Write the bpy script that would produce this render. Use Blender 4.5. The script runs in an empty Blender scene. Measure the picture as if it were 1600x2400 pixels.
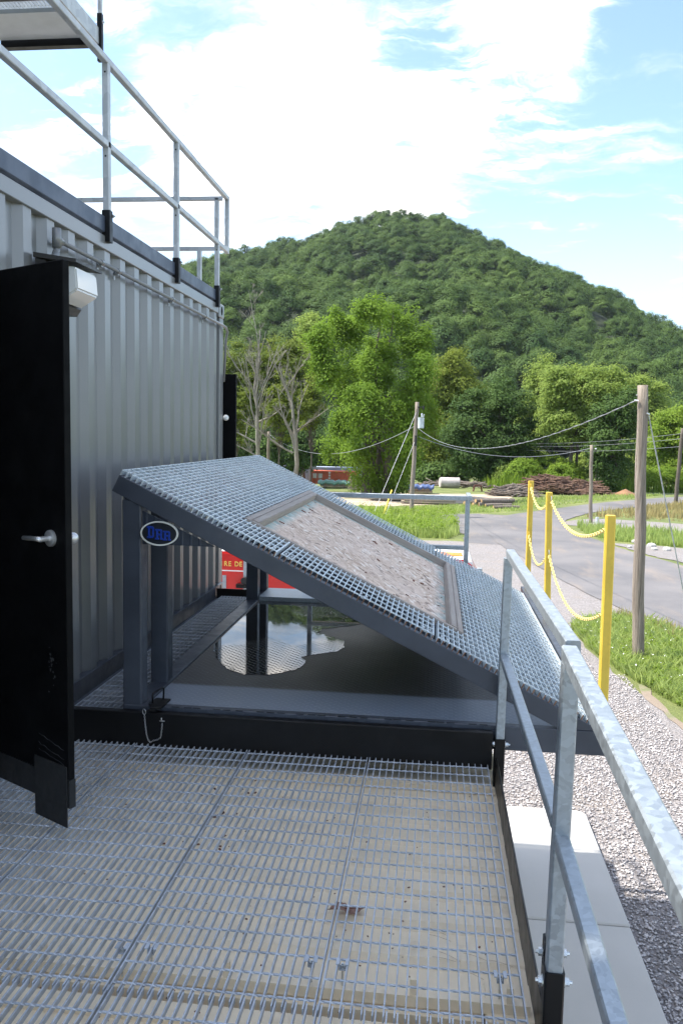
import bpy, bmesh, math, random
import numpy as np
from mathutils import Vector, Matrix, Quaternion
from mathutils.geometry import tessellate_polygon
from mathutils import noise as mnoise

random.seed(7)
np.random.seed(7)
SC = bpy.context.scene
COL = SC.collection
R = math.radians
PI = math.pi

# ------------------------------------------------------------------ camera
EYE = Vector((0.0, 0.0, 1.62))
yaw, pitch, roll = R(6.4), R(5.4), R(1.1)
fw = Vector((-math.sin(yaw) * math.cos(pitch), math.cos(yaw) * math.cos(pitch), -math.sin(pitch)))
rt = fw.cross(Vector((0, 0, 1))).normalized()
up = rt.cross(fw)
rt2 = rt * math.cos(roll) + up * math.sin(roll)
up2 = -rt * math.sin(roll) + up * math.cos(roll)
cam = bpy.data.cameras.new("camera")
cam_o = bpy.data.objects.new("camera", cam)
COL.objects.link(cam_o)
cam.sensor_fit = 'VERTICAL'
cam.sensor_height = 24.0
cam.sensor_width = 16.0
cam.lens = 24.0 * 1938.0 / 2400.0
cam.clip_start = 0.05
cam.clip_end = 5000
m = Matrix(((rt2.x, up2.x, -fw.x, EYE.x), (rt2.y, up2.y, -fw.y, EYE.y), (rt2.z, up2.z, -fw.z, EYE.z), (0, 0, 0, 1)))
cam_o.matrix_world = m
SC.camera = cam_o

# ------------------------------------------------------------------ node helper
class NT:
    def __init__(s, tree):
        s.t = tree; s.n = tree.nodes; s.l = tree.links
    def node(s, typ, props=None, **ins):
        nd = s.n.new(typ)
        for k, v in (props or {}).items():
            setattr(nd, k, v)
        for k, v in ins.items():
            s.set(nd, k, v)
        return nd
    def set(s, nd, k, v):
        key = int(k[1:]) if (k[0] == 'i' and k[1:].isdigit()) else k.replace('_', ' ')
        sock = nd.inputs[key]
        if isinstance(v, bpy.types.NodeSocket):
            s.l.new(v, sock)
        else:
            if sock.type == 'RGBA' and not isinstance(v, (int, float)) and len(v) == 3:
                v = (*v, 1)
            sock.default_value = v
    def math(s, op, a, b=0.0, c=0.0, clamp=False):
        nd = s.node('ShaderNodeMath', {'operation': op, 'use_clamp': clamp}, i0=a, i1=b)
        if op in ('MULTIPLY_ADD', 'SMOOTH_MIN', 'SMOOTH_MAX', 'WRAP'):
            s.set(nd, 'i2', c)
        return nd.outputs[0]
    def vmath(s, op, a, b=(0, 0, 0)):
        nd = s.node('ShaderNodeVectorMath', {'operation': op}, i0=a)
        if op != 'NORMALIZE':
            s.set(nd, 'i1', b)
        return nd.outputs['Value'] if op in ('DOT_PRODUCT', 'LENGTH', 'DISTANCE') else nd.outputs[0]
    def mix(s, f, a, b, mode='MIX'):
        nd = s.node('ShaderNodeMix', {'data_type': 'RGBA', 'blend_type': mode, 'clamp_factor': True})
        s.set(nd, 'i0', f); s.set(nd, 'i6', a); s.set(nd, 'i7', b)
        return nd.outputs[2]
    def ramp(s, f, lo, hi, a=0.0, b=1.0, smooth=True):
        nd = s.node('ShaderNodeMapRange', {'interpolation_type': 'SMOOTHSTEP' if smooth else 'LINEAR', 'clamp': True} if smooth else {'clamp': True},
                    i0=f, i1=lo, i2=hi, i3=a, i4=b)
        return nd.outputs[0]
    def noise(s, vec=None, scale=5, detail=4, rough=0.55, dist=0.0, out=0):
        nd = s.node('ShaderNodeTexNoise', {}, Scale=scale, Detail=detail, Roughness=rough, Distortion=dist)
        if vec is not None:
            s.l.new(vec, nd.inputs['Vector'])
        return nd.outputs[out]
    def voro(s, vec=None, scale=5, feature='F1', out='Distance', rnd=1.0):
        nd = s.node('ShaderNodeTexVoronoi', {'feature': feature}, Scale=scale, Randomness=rnd)
        if vec is not None:
            s.l.new(vec, nd.inputs['Vector'])
        return nd.outputs[out]
    def mapping(s, vec, scale=(1, 1, 1), rot=(0, 0, 0), loc=(0, 0, 0)):
        nd = s.node('ShaderNodeMapping', {}, Vector=vec, Scale=scale, Rotation=rot, Location=loc)
        return nd.outputs[0]
    def sep(s, vec):
        nd = s.node('ShaderNodeSeparateXYZ', {}, i0=vec); return nd.outputs
    def comb(s, x, y, z):
        nd = s.node('ShaderNodeCombineXYZ', {}, i0=x, i1=y, i2=z); return nd.outputs[0]
    def bump(s, h, strength=0.3, dist=0.01, normal=None):
        nd = s.node('ShaderNodeBump', {}, Strength=strength, Distance=dist, Height=h)
        if normal is not None:
            s.l.new(normal, nd.inputs['Normal'])
        return nd.outputs[0]

def hexc(r, g, b):
    f = lambda c: (c / 255 / 12.92) if c / 255 <= 0.04045 else ((c / 255 + 0.055) / 1.055) ** 2.4
    return (f(r), f(g), f(b))

# ------------------------------------------------------------------ world, sun, exposure
SUN_EL = math.atan2(1.0, 0.6)
w = bpy.data.worlds.new("World")
SC.world = w
w.use_nodes = True
wn = NT(w.node_tree)
wn.n.clear()
sky = wn.node('ShaderNodeTexSky', {'sky_type': 'NISHITA', 'sun_disc': False, 'sun_elevation': SUN_EL,
                                   'sun_rotation': R(270), 'altitude': 300, 'air_density': 1.0, 'dust_density': 1.2, 'ozone_density': 1.2})
gen = wn.node('ShaderNodeTexCoord').outputs['Generated']
dirn = wn.vmath('NORMALIZE', gen)
dx, dy, dz = wn.sep(dirn)
zz = wn.math('ADD', wn.math('MAXIMUM', dz, 0.0), 0.16)
px = wn.math('DIVIDE', dx, zz); py = wn.math('DIVIDE', dy, zz)
cp = wn.comb(px, py, 0.0)
def blob(d, r0, r1):
    d = Vector(d).normalized()
    return wn.ramp(wn.vmath('DOT_PRODUCT', dirn, tuple(d)), math.cos(r1), math.cos(r0))
warp = wn.vmath('ADD', cp, wn.vmath('MULTIPLY', wn.vmath('SUBTRACT', wn.noise(cp, 3.0, 5, 0.6, out=1), (0.5, 0.5, 0.5)), (0.28, 0.28, 0.0)))
n1 = wn.noise(warp, 1.35, 10, 0.60, 0.1)
n2 = wn.noise(wn.mapping(warp, (1.0, 2.4, 1), (0, 0, 0.45), (7, 3, 0)), 3.4, 10, 0.66, 0.25)
cov = wn.math('MULTIPLY_ADD', wn.math('SUBTRACT', n1, 0.5), 1.7, 0.50)
for d, w_, r0, r1 in [((-0.22, .90, .42), .15, .04, .20), ((-0.15, .94, .28), .17, .03, .20), ((-.42, .86, .27), .10, .0, .10),
                      ((.09, .89, .45), .20, .02, .10), ((-.06, .94, .33), .12, .02, .14), ((.14, .935, .325), .17, .03, .17),
                      ((-0.40, .855, .338), -.30, .015, .11), ((.21, .90, .385), -.22, .01, .10), ((.06, .92, .378), -.14, .01, .07),
                      ((.12, .965, .225), -.28, .05, .15), ((.27, .96, .20), -.14, .03, .13), ((-.262, .905, .332), -.13, .005, .045),
                      ((-.03, .915, .395), -.08, .0, .07)]:
    cov = wn.math('ADD', cov, wn.math('MULTIPLY', blob(d, r0, r1), w_))
cov = wn.math('ADD', cov, wn.math('MULTIPLY', wn.math('SUBTRACT', n2, 0.5), 0.75))
cmask = wn.math('MAXIMUM', wn.ramp(cov, 0.40, 0.92), wn.math('MULTIPLY', wn.ramp(wn.math('ADD', cov, wn.math('MULTIPLY', wn.math('SUBTRACT', n2, 0.5), 0.9)), 0.30, 0.85), 0.55))
shade = wn.ramp(wn.noise(wn.mapping(warp, (1, 1, 1), (0, 0, 0), (3.3, 1.2, 0)), 2.2, 8, 0.6), 0.30, 0.66)
ccol = wn.mix(wn.math('POWER', shade, 1.6), (3.0, 3.08, 3.25), (15.2, 13.8, 12.0))
cmask = wn.math('POWER', cmask, 1.5)
skyc = wn.mix(1.0, sky.outputs[0], (0.86, 0.88, 0.86), 'MULTIPLY')
lowf = wn.ramp(dz, 0.0, 0.30, 0.65, 0.0)
skyc = wn.mix(lowf, skyc, (3.0, 4.25, 6.0))
fin = wn.mix(cmask, skyc, ccol)
bg = wn.node('ShaderNodeBackground', {}, Color=fin, Strength=0.15)
wo = wn.node('ShaderNodeOutputWorld'); wn.l.new(bg.outputs[0], wo.inputs[0])

sun = bpy.data.lights.new("sun", 'SUN')
sun.energy = 3.9
sun.angle = R(0.53)
sun.color = (1.0, 0.955, 0.88)
sun_o = bpy.data.objects.new("sun", sun)
COL.objects.link(sun_o)
sun_o.rotation_euler = Vector((0.6, 0.0, -1)).to_track_quat('-Z', 'Y').to_euler()

vs = SC.view_settings
SC.display_settings.display_device = 'sRGB'
vs.view_transform = 'Standard'
vs.look = 'None'
vs.exposure = 1.40
vs.gamma = 1.0
vs.use_curve_mapping = False

# ------------------------------------------------------------------ object helpers
def tag(o, label=None, cat=None, group=None, kind=None):
    if label: o['label'] = label
    if cat: o['category'] = cat
    if group: o['group'] = group
    if kind: o['kind'] = kind
    return o

def empty(name, loc=(0, 0, 0), label=None, cat=None, group=None):
    o = bpy.data.objects.new(name, None)
    o.empty_display_size = 0.2
    COL.objects.link(o)
    o.location = loc
    return tag(o, label, cat, group)

def link(name, me, mat, parent=None, kind=None, smooth=False):
    o = bpy.data.objects.new(name, me)
    COL.objects.link(o)
    if mat is not None:
        me.materials.clear(); me.materials.append(mat)
    if parent is not None:
        o.parent = parent
        o.matrix_parent_inverse = parent.matrix_basis.inverted() if parent.type == 'EMPTY' or parent.parent is None else Matrix()
    if kind: o['kind'] = kind
    if smooth:
        me.polygons.foreach_set('use_smooth', [True] * len(me.polygons))
    return o

class MB:
    """collects shapes, builds ONE mesh object"""
    def __init__(s):
        s.v = []; s.f = []; s.u = []
    def add(s, vs, fs):
        b = len(s.v)
        s.v.extend([tuple(p) for p in vs])
        s.f.extend([tuple(i + b for i in f) for f in fs])
        return s
    def box(s, x0, x1, y0, y1, z0, z1):
        v = [(x0, y0, z0), (x1, y0, z0), (x1, y1, z0), (x0, y1, z0), (x0, y0, z1), (x1, y0, z1), (x1, y1, z1), (x0, y1, z1)]
        return s.add(v, [(3, 2, 1, 0), (4, 5, 6, 7), (0, 1, 5, 4), (1, 2, 6, 5), (2, 3, 7, 6), (3, 0, 4, 7)])
    def cbox(s, o, a, b, c, A, B, Cc):
        """box with origin corner o, axes a,b,c (unit) and extents (lo,hi) each"""
        o = Vector(o); a = Vector(a); b = Vector(b); c = Vector(c)
        v = []
        for k in Cc:
            for (i, j) in ((0, 0), (1, 0), (1, 1), (0, 1)):
                v.append(o + a * A[i] + b * B[j] + c * k)
        return s.add(v, [(3, 2, 1, 0), (4, 5, 6, 7), (0, 1, 5, 4), (1, 2, 6, 5), (2, 3, 7, 6), (3, 0, 4, 7)])
    def bar(s, p, q, w, h=None, upv=(0, 0, 1), c=0.0):
        """square bar between p and q; c = bevel"""
        h = h or w
        p = Vector(p); q = Vector(q); d = (q - p).normalized()
        upv = Vector(upv)
        if abs(d.dot(upv)) > 0.99: upv = Vector((0, 1, 0))
        sx = d.cross(upv).normalized(); sy = sx.cross(d).normalized()
        w2, h2 = w / 2, h / 2
        if c > 0:
            pr = [(-w2 + c, -h2), (w2 - c, -h2), (w2, -h2 + c), (w2, h2 - c), (w2 - c, h2), (-w2 + c, h2), (-w2, h2 - c), (-w2, -h2 + c)]
        else:
            pr = [(-w2, -h2), (w2, -h2), (w2, h2), (-w2, h2)]
        n = len(pr)
        v = [p + sx * a + sy * b for a, b in pr] + [q + sx * a + sy * b for a, b in pr]
        f = [tuple(range(n - 1, -1, -1)), tuple(range(n, 2 * n))]
        f += [(i, (i + 1) % n, n + (i + 1) % n, n + i) for i in range(n)]
        return s.add(v, f)
    def tube(s, pts, r, n=8, cap=True):
        pts = [Vector(p) for p in pts]
        rr = r if isinstance(r, (list, tuple)) else [r] * len(pts)
        rings = []
        prev = None
        for i, p in enumerate(pts):
            d = (pts[min(i + 1, len(pts) - 1)] - pts[max(i - 1, 0)])
            d = d.normalized() if d.length > 1e-9 else Vector((0, 0, 1))
            if prev is None:
                a = Vector((0, 0, 1)) if abs(d.z) < 0.9 else Vector((1, 0, 0))
                sx = d.cross(a).normalized()
            else:
                sx = (prev - d * prev.dot(d)).normalized()
            prev = sx
            sy = d.cross(sx)
            rings.append([p + (sx * math.cos(2 * PI * k / n) + sy * math.sin(2 * PI * k / n)) * rr[i] for k in range(n)])
        v = [q for rg in rings for q in rg]
        f = []
        for i in range(len(pts) - 1):
            for k in range(n):
                f.append((i * n + k, i * n + (k + 1) % n, (i + 1) * n + (k + 1) % n, (i + 1) * n + k))
        if cap:
            f.append(tuple(range(n - 1, -1, -1)))
            f.append(tuple(range((len(pts) - 1) * n, len(pts) * n)))
        return s.add(v, f)
    def cyl(s, p, q, r, n=12, r2=None):
        return s.tube([p, q], [r, r if r2 is None else r2], n)
    def sphere(s, c, r, n=10, m_=6, sc=(1, 1, 1)):
        c = Vector(c); v = [c + Vector((0, 0, r * sc[2]))]
        for i in range(1, m_):
            t = PI * i / m_
            for k in range(n):
                a = 2 * PI * k / n
                v.append(c + Vector((math.sin(t) * math.cos(a) * r * sc[0], math.sin(t) * math.sin(a) * r * sc[1], math.cos(t) * r * sc[2])))
        v.append(c - Vector((0, 0, r * sc[2])))
        f = []
        for k in range(n):
            f.append((0, 1 + k, 1 + (k + 1) % n))
            L = 1 + (m_ - 2) * n
            f.append((len(v) - 1, L + (k + 1) % n, L + k))
            for i in range(m_ - 2):
                a = 1 + i * n
                f.append((a + k, a + n + k, a + n + (k + 1) % n, a + (k + 1) % n))
        return s.add(v, f)
    def prism(s, poly, axis, lo, hi):
        """2D polygon extruded along axis 0/1/2"""
        def P(p, t):
            return {0: (t, p[0], p[1]), 1: (p[0], t, p[1]), 2: (p[0], p[1], t)}[axis]
        n = len(poly)
        v = [P(p, lo) for p in poly] + [P(p, hi) for p in poly]
        f = [tuple(range(n - 1, -1, -1)), tuple(range(n, 2 * n))] + [(i, (i + 1) % n, n + (i + 1) % n, n + i) for i in range(n)]
        return s.add(v, f)
    def ring(s, c, R_, r, ax=(0, 0, 1), n=14, m_=6, squash=(1, 1), xdir=None):
        c = Vector(c); ax = Vector(ax).normalized()
        a = Vector(xdir).normalized() if xdir is not None else (ax.orthogonal().normalized())
        b = ax.cross(a)
        v = []
        for i in range(n):
            t = 2 * PI * i / n
            rad = a * math.cos(t) * squash[0] + b * math.sin(t) * squash[1]
            rn = rad.normalized()
            for j in range(m_):
                u = 2 * PI * j / m_
                v.append(c + rad * R_ + (rn * math.cos(u) + ax * math.sin(u)) * r)
        f = []
        for i in range(n):
            for j in range(m_):
                f.append((i * m_ + j, ((i + 1) % n) * m_ + j, ((i + 1) % n) * m_ + (j + 1) % m_, i * m_ + (j + 1) % m_))
        return s.add(v, f)
    def hexbolt(s, c, ax, r=0.011, l=0.01, washer=True):
        c = Vector(c); ax = Vector(ax).normalized()
        if washer: s.tube([c, c + ax * 0.003], r * 1.35, 12)
        s.tube([c + ax * 0.003, c + ax * (0.003 + l)], r, 6)
        s.tube([c + ax * (0.003 + l), c + ax * (0.003 + l * 1.7)], r * 0.5, 8)
        return s
    def mesh(s, name):
        me = bpy.data.meshes.new(name)
        me.from_pydata(s.v, [], s.f)
        bm = bmesh.new(); bm.from_mesh(me)
        bmesh.ops.recalc_face_normals(bm, faces=bm.faces)
        bm.to_mesh(me); bm.free()
        return me
    def build(s, name, mat, parent=None, kind=None, smooth=False, bevel=0.0, seg=1):
        me = s.mesh(name)
        if bevel > 0:
            bm = bmesh.new(); bm.from_mesh(me)
            bmesh.ops.bevel(bm, geom=[e for e in bm.edges if e.calc_face_angle(0) > 0.5], offset=bevel, segments=seg, affect='EDGES', clamp_overlap=True)
            bm.to_mesh(me); bm.free()
        return link(name, me, mat, parent, kind, smooth)

def fastmesh(name, verts, faces_n, loops):
    """numpy mesh: verts (N,3), equal-sized polygons (F,k)"""
    me = bpy.data.meshes.new(name)
    F, k = loops.shape
    me.vertices.add(len(verts)); me.vertices.foreach_set('co', verts.astype(np.float32).ravel())
    me.loops.add(F * k); me.loops.foreach_set('vertex_index', loops.astype(np.int32).ravel())
    me.polygons.add(F)
    me.polygons.foreach_set('loop_start', np.arange(0, F * k, k, dtype=np.int32))
    me.polygons.foreach_set('loop_total', np.full(F, k, dtype=np.int32))
    me.update(calc_edges=True)
    return me

def copy_tree(o, parent=None):
    c = o.copy(); COL.objects.link(c)
    if parent is not None:
        c.parent = parent
    for ch in list(o.children):
        copy_tree(ch, c)
    return c

# ------------------------------------------------------------------ materials
def newmat(name):
    mt = bpy.data.materials.new(name); mt.use_nodes = True
    t = NT(mt.node_tree); t.n.clear()
    out = t.node('ShaderNodeOutputMaterial')
    return mt, t, out
def princ(t, out, **k):
    p = t.node('ShaderNodeBsdfPrincipled', {}, **k)
    t.l.new(p.outputs[0], out.inputs[0]); return p
def obj(t): return t.node('ShaderNodeTexCoord').outputs['Object']
def geo(t): return t.node('ShaderNodeNewGeometry').outputs['Position']

def m_paint(name, col, rough=0.4, var=0.15, scale=6, bump=0.06, metal=0.0, dirt=None, dirt_amt=0.5, spec=0.5, coat=0.0):
    mt, t, out = newmat(name)
    p_ = geo(t)
    n = t.noise(p_, scale, 6, 0.6)
    c = t.mix(t.ramp(n, 0.3, 0.7), tuple(x * (1 - var) for x in col), tuple(min(1, x * (1 + var)) for x in col))
    if dirt:
        n3 = t.noise(p_, scale * 2.3, 8, 0.7)
        c = t.mix(t.ramp(n3, 0.55, 0.75, 0, dirt_amt), c, dirt)
    r = t.ramp(t.noise(p_, scale * 3, 4), 0.3, 0.7, rough * 0.85, rough * 1.2)
    b = t.bump(t.noise(p_, 60, 3), bump, 0.004)
    princ(t, out, Base_Color=c, Roughness=r, Metallic=metal, Normal=b, Specular_IOR_Level=spec, Coat_Weight=coat)
    return mt

def m_galv(name, base=(0.36, 0.40, 0.43), rough=0.42, metal=0.6, sc=75):
    mt, t, out = newmat(name)
    p_ = geo(t)
    d = t.noise(p_, 9, 3, out=1)
    v = t.node('ShaderNodeTexVoronoi', {'feature': 'F1'}, Vector=t.mix(0.08, p_, d), Scale=sc)
    cc = t.node('ShaderNodeSeparateColor', {}, i0=v.outputs['Color']).outputs[0]
    n = t.noise(p_, 5, 5)
    f = t.math('MULTIPLY_ADD', cc, 0.55, t.math('MULTIPLY', n, 0.45))
    c = t.mix(f, tuple(x * 0.72 for x in base), tuple(min(1, x * 1.28) for x in base))
    n4 = t.noise(p_, 14, 8, 0.7)
    c = t.mix(t.ramp(n4, 0.62, 0.8, 0, 0.5), c, (0.62, 0.64, 0.66))
    r = t.math('MULTIPLY_ADD', cc, 0.16, rough - 0.05)
    princ(t, out, Base_Color=c, Roughness=r, Metallic=metal, Normal=t.bump(t.noise(p_, 90, 3), 0.08, 0.002))
    return mt

M = {}
M['galv'] = m_galv('galvanised_steel')
M['galv_light'] = m_galv('galvanised_bright', (0.50, 0.52, 0.53), 0.5, 0.3, 16)
M['grate'] = m_galv('grating_steel', (0.42, 0.45, 0.49), 0.5, 0.30, 26)
M['mesh'] = m_galv('mesh_steel', (0.60, 0.66, 0.69), 0.45, 0.35, 40)
M['black'] = m_paint('black_paint', (0.0045, 0.0045, 0.005), 0.42, 0.3, 5, 0.05, dirt=(0.016, 0.015, 0.014), dirt_amt=0.35, spec=0.3)
M['black_flat'] = m_paint('black_door_paint', (0.003, 0.003, 0.0034), 0.6, 0.25, 4, 0.05, spec=0.12)
M['charcoal'] = m_paint('charcoal_frame_paint', (0.050, 0.058, 0.075), 0.42, 0.14, 5, 0.06, dirt=(0.10, 0.10, 0.10), dirt_amt=0.22)
M['beam_blue'] = m_paint('roof_beam_paint', (0.060, 0.078, 0.115), 0.42, 0.1, 3)
M['steel_bolt'] = m_paint('zinc_bolt', (0.62, 0.63, 0.62), 0.28, 0.1, 30, metal=0.8)
M['yellow'] = m_paint('yellow_post_paint', (0.72, 0.50, 0.06), 0.42, 0.08, 7, 0.04, dirt=(0.40, 0.27, 0.06), dirt_amt=0.45)
M['yellow_plastic'] = m_paint('yellow_chain_plastic', (0.86, 0.68, 0.24), 0.45, 0.08, 30)
M['cream'] = m_paint('cream_roof_paint', (0.95, 0.82, 0.61), 0.5, 0.03, 3, 0.06, dirt=(0.60, 0.48, 0.30), dirt_amt=0.4)
M['cream_wall'] = m_paint('cream_wall_paint', (0.62, 0.55, 0.41), 0.45, 0.06, 3)
M['stainless'] = m_paint('satin_nickel', (0.62, 0.62, 0.61), 0.38, 0.05, 20, metal=0.8)
M['rubber'] = m_paint('black_rubber', (0.012, 0.012, 0.012), 0.7)
M['red'] = m_paint('fire_red_paint', (0.55, 0.015, 0.012), 0.22, 0.1, 2, coat=0.5)
M['white_paint'] = m_paint('white_paint', (0.78, 0.78, 0.76), 0.35, 0.04, 3)
M['gold'] = m_paint('gold_lettering', (0.80, 0.52, 0.10), 0.4)
M['blue_badge'] = m_paint('blue_badge_paint', (0.012, 0.045, 0.30), 0.35)
M['white_badge'] = m_paint('white_badge_ring', (0.68, 0.68, 0.62), 0.4)
M['orange_box'] = m_paint('orange_container_paint', (0.50, 0.10, 0.045), 0.5, 0.15, 1.5)
M['white_box'] = m_paint('pale_container_paint', (0.40, 0.46, 0.58), 0.5, 0.1, 1)
M['tarp_green'] = m_paint('green_tarp', (0.12, 0.24, 0.19), 0.5, 0.2, 4)
M['tarp_blue'] = m_paint('blue_tarp', (0.06, 0.10, 0.24), 0.5, 0.2, 4)
M['grey_tank'] = m_paint('weathered_tank', (0.42, 0.37, 0.36), 0.6, 0.2, 2)
M['rust'] = m_paint('rusty_iron', (0.12, 0.045, 0.03), 0.8, 0.3, 3)
M['amber'] = m_paint('amber_lens', (0.75, 0.25, 0.05), 0.3)

def m_wallpaint():
    mt, t, out = newmat('grey_container_paint')
    p_ = geo(t)
    n = t.noise(p_, 2.2, 5)
    c = t.mix(t.ramp(n, 0.3, 0.7), (0.165, 0.170, 0.172), (0.19, 0.194, 0.196))
    st = t.noise(t.mapping(p_, (9, 9, 0.6)), 2.5, 6, 0.6)
    c = t.mix(t.ramp(st, 0.55, 0.8, 0, 0.12), c, (0.145, 0.145, 0.147))
    princ(t, out, Base_Color=c, Roughness=t.ramp(n, 0.3, 0.7, 0.30, 0.34), Normal=t.bump(t.noise(p_, 2, 1), 0.03, 0.02), Specular_IOR_Level=0.9, Coat_Weight=0.2, Coat_Roughness=0.18)
    return mt
M['wall'] = m_wallpaint()

def m_light_lens():
    mt, t, out = newmat('frosted_glass_lens')
    princ(t, out, Base_Color=(0.80, 0.80, 0.76), Roughness=0.22, Transmission_Weight=0.25, Coat_Weight=0.6, Subsurface_Weight=0.3, Subsurface_Radius=(0.05, 0.05, 0.05))
    return mt
M['lens'] = m_light_lens()

def tread_height(t, vec, k=21.0):
    x, y, z = t.sep(vec)
    u = t.math('MULTIPLY', t.math('ADD', x, y), k)
    v = t.math('MULTIPLY', t.math('SUBTRACT', x, y), k)
    fu = t.math('SUBTRACT', t.math('FRACT', u), 0.5); fv = t.math('SUBTRACT', t.math('FRACT', v), 0.5)
    par = t.math('MODULO', t.math('ABSOLUTE', t.math('ADD', t.math('FLOOR', u), t.math('FLOOR', v))), 2.0)
    par = t.math('GREATER_THAN', par, 0.5)
    def lerp(a, b):
        return t.math('ADD', t.math('MULTIPLY', a, t.math('SUBTRACT', 1.0, par)), t.math('MULTIPLY', b, par))
    a = t.math('DIVIDE', lerp(fu, fv), 0.46); b = t.math('DIVIDE', lerp(fv, fu), 0.15)
    d = t.math('ADD', t.math('MULTIPLY', a, a), t.math('MULTIPLY', b, b))
    return t.ramp(d, 1.1, 0.3, 0, 1)

def m_tread(name, col, dirtc, front=False):
    mt, t, out = newmat(name)
    p_ = geo(t)
    h = tread_height(t, p_)
    x, y, z = t.sep(p_)
    n = t.noise(p_, 3.5, 6, 0.6)
    base = t.mix(n, tuple(c * 0.85 for c in col), tuple(c * 1.15 for c in col))
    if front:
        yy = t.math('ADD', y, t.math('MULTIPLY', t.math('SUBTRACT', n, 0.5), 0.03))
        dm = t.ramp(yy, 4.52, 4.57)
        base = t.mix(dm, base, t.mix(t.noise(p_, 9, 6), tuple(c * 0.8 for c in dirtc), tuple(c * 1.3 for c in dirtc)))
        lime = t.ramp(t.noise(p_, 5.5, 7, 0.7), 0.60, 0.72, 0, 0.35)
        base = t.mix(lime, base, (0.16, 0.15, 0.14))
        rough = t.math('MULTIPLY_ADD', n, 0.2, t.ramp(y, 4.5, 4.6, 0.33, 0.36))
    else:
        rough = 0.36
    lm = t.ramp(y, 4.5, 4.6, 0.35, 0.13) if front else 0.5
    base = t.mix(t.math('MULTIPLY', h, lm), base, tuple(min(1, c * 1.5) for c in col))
    princ(t, out, Base_Color=base, Roughness=rough, Normal=t.bump(h, 0.8, 0.0025))
    return mt
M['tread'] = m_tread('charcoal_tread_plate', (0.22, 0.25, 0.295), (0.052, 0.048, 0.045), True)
M['tread_dark'] = m_tread('gusset_tread_plate', (0.035, 0.042, 0.058), (0.1, 0.1, 0.1))

def m_puddle():
    mt, t, out = newmat('puddle_water')
    p_ = geo(t)
    h = tread_height(t, p_)
    x, y, z = t.sep(p_)
    n = t.noise(p_, 1.8, 4)
    yy = t.math('ADD', y, t.math('MULTIPLY', t.math('SUBTRACT', n, 0.5), 0.8))
    near = t.ramp(yy, 5.50, 5.30)
    side = t.ramp(t.math('ADD', x, t.math('MULTIPLY', n, 0.5)), -1.05, -0.65)
    far = t.ramp(t.noise(t.mapping(p_, (1, 1, 1), (0, 0, 0), (4, 4, 0)), 2.0, 4), 0.45, 0.62)
    mask = t.math('MAXIMUM', near, t.math('MULTIPLY', side, far))
    lug = t.math('MULTIPLY', t.ramp(h, 0.15, 0.6), mask)
    b = t.bump(t.math('MULTIPLY', h, mask), 0.8, 0.006)
    c = t.mix(lug, (0.022, 0.022, 0.020), (0.10, 0.105, 0.11))
    r = t.math('MULTIPLY_ADD', lug, 0.32, t.math('MULTIPLY_ADD', mask, 0.05, 0.015))
    sp = t.math('MULTIPLY_ADD', lug, -0.5, 0.75)
    princ(t, out, Base_Color=c, Roughness=r, IOR=1.36, Normal=b, Specular_IOR_Level=sp)
    return mt
M['puddle'] = m_puddle()

def m_concrete():
    mt, t, out = newmat('concrete')
    p_ = geo(t)
    n = t.noise(p_, 1.2, 7, 0.6)
    c = t.mix(n, (0.40, 0.385, 0.355), (0.50, 0.485, 0.455))
    c = t.mix(t.ramp(t.noise(p_, 14, 6, 0.7), 0.62, 0.75, 0, 0.25), c, (0.30, 0.28, 0.25))
    princ(t, out, Base_Color=c, Roughness=0.85, Normal=t.bump(t.noise(p_, 60, 6, 0.7), 0.2, 0.004))
    return mt
M['concrete'] = m_concrete()

def m_gravel():
    mt, t, out = newmat('gravel')
    p_ = geo(t)
    v = t.node('ShaderNodeTexVoronoi', {'feature': 'F1'}, Vector=p_, Scale=32.0)
    cc = t.node('ShaderNodeSeparateColor', {}, i0=v.outputs['Color'])
    c = t.mix(cc.outputs[0], (0.15, 0.143, 0.143), (0.30, 0.285, 0.285))
    c = t.mix(t.math('MULTIPLY', cc.outputs[1], 0.25), c, (0.30, 0.23, 0.19))
    edge = t.voro(p_, 32.0, 'DISTANCE_TO_EDGE')
    c = t.mix(t.ramp(edge, 0.0, 0.12, 0.55, 0), c, (0.10, 0.09, 0.09))
    big = t.noise(p_, 0.5, 5, 0.6)
    c = t.mix(t.ramp(big, 0.45, 0.7, 0, 0.35), c, (0.17, 0.155, 0.145))
    x, y, z = t.sep(p_)
    n2 = t.noise(p_, 0.9, 6, 0.65)
    sandy = t.math('MULTIPLY', t.ramp(n2, 0.50, 0.64), 0.75)
    c = t.mix(t.math('MULTIPLY', sandy, 0.35), c, (0.24, 0.19, 0.14))
    princ(t, out, Base_Color=c, Roughness=0.9, Normal=t.bump(t.math('SUBTRACT', 1.0, v.outputs['Distance']), 0.9, 0.02))
    return mt
M['gravel'] = m_gravel()

def m_stone():
    mt, t, out = newmat('crushed_stone')
    p_ = geo(t)
    wn_ = t.node('ShaderNodeTexWhiteNoise', {'noise_dimensions': '3D'}, Vector=t.vmath('SNAP', p_, (0.03, 0.03, 0.03)))
    c = t.mix(wn_.outputs[0], (0.17, 0.16, 0.165), (0.62, 0.585, 0.575))
    n = t.noise(p_, 25, 3)
    c = t.mix(t.ramp(n, 0.5, 0.75, 0, 0.4), c, (0.40, 0.29, 0.23))
    princ(t, out, Base_Color=c, Roughness=0.85)
    return mt
M['stone'] = m_stone()

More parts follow.
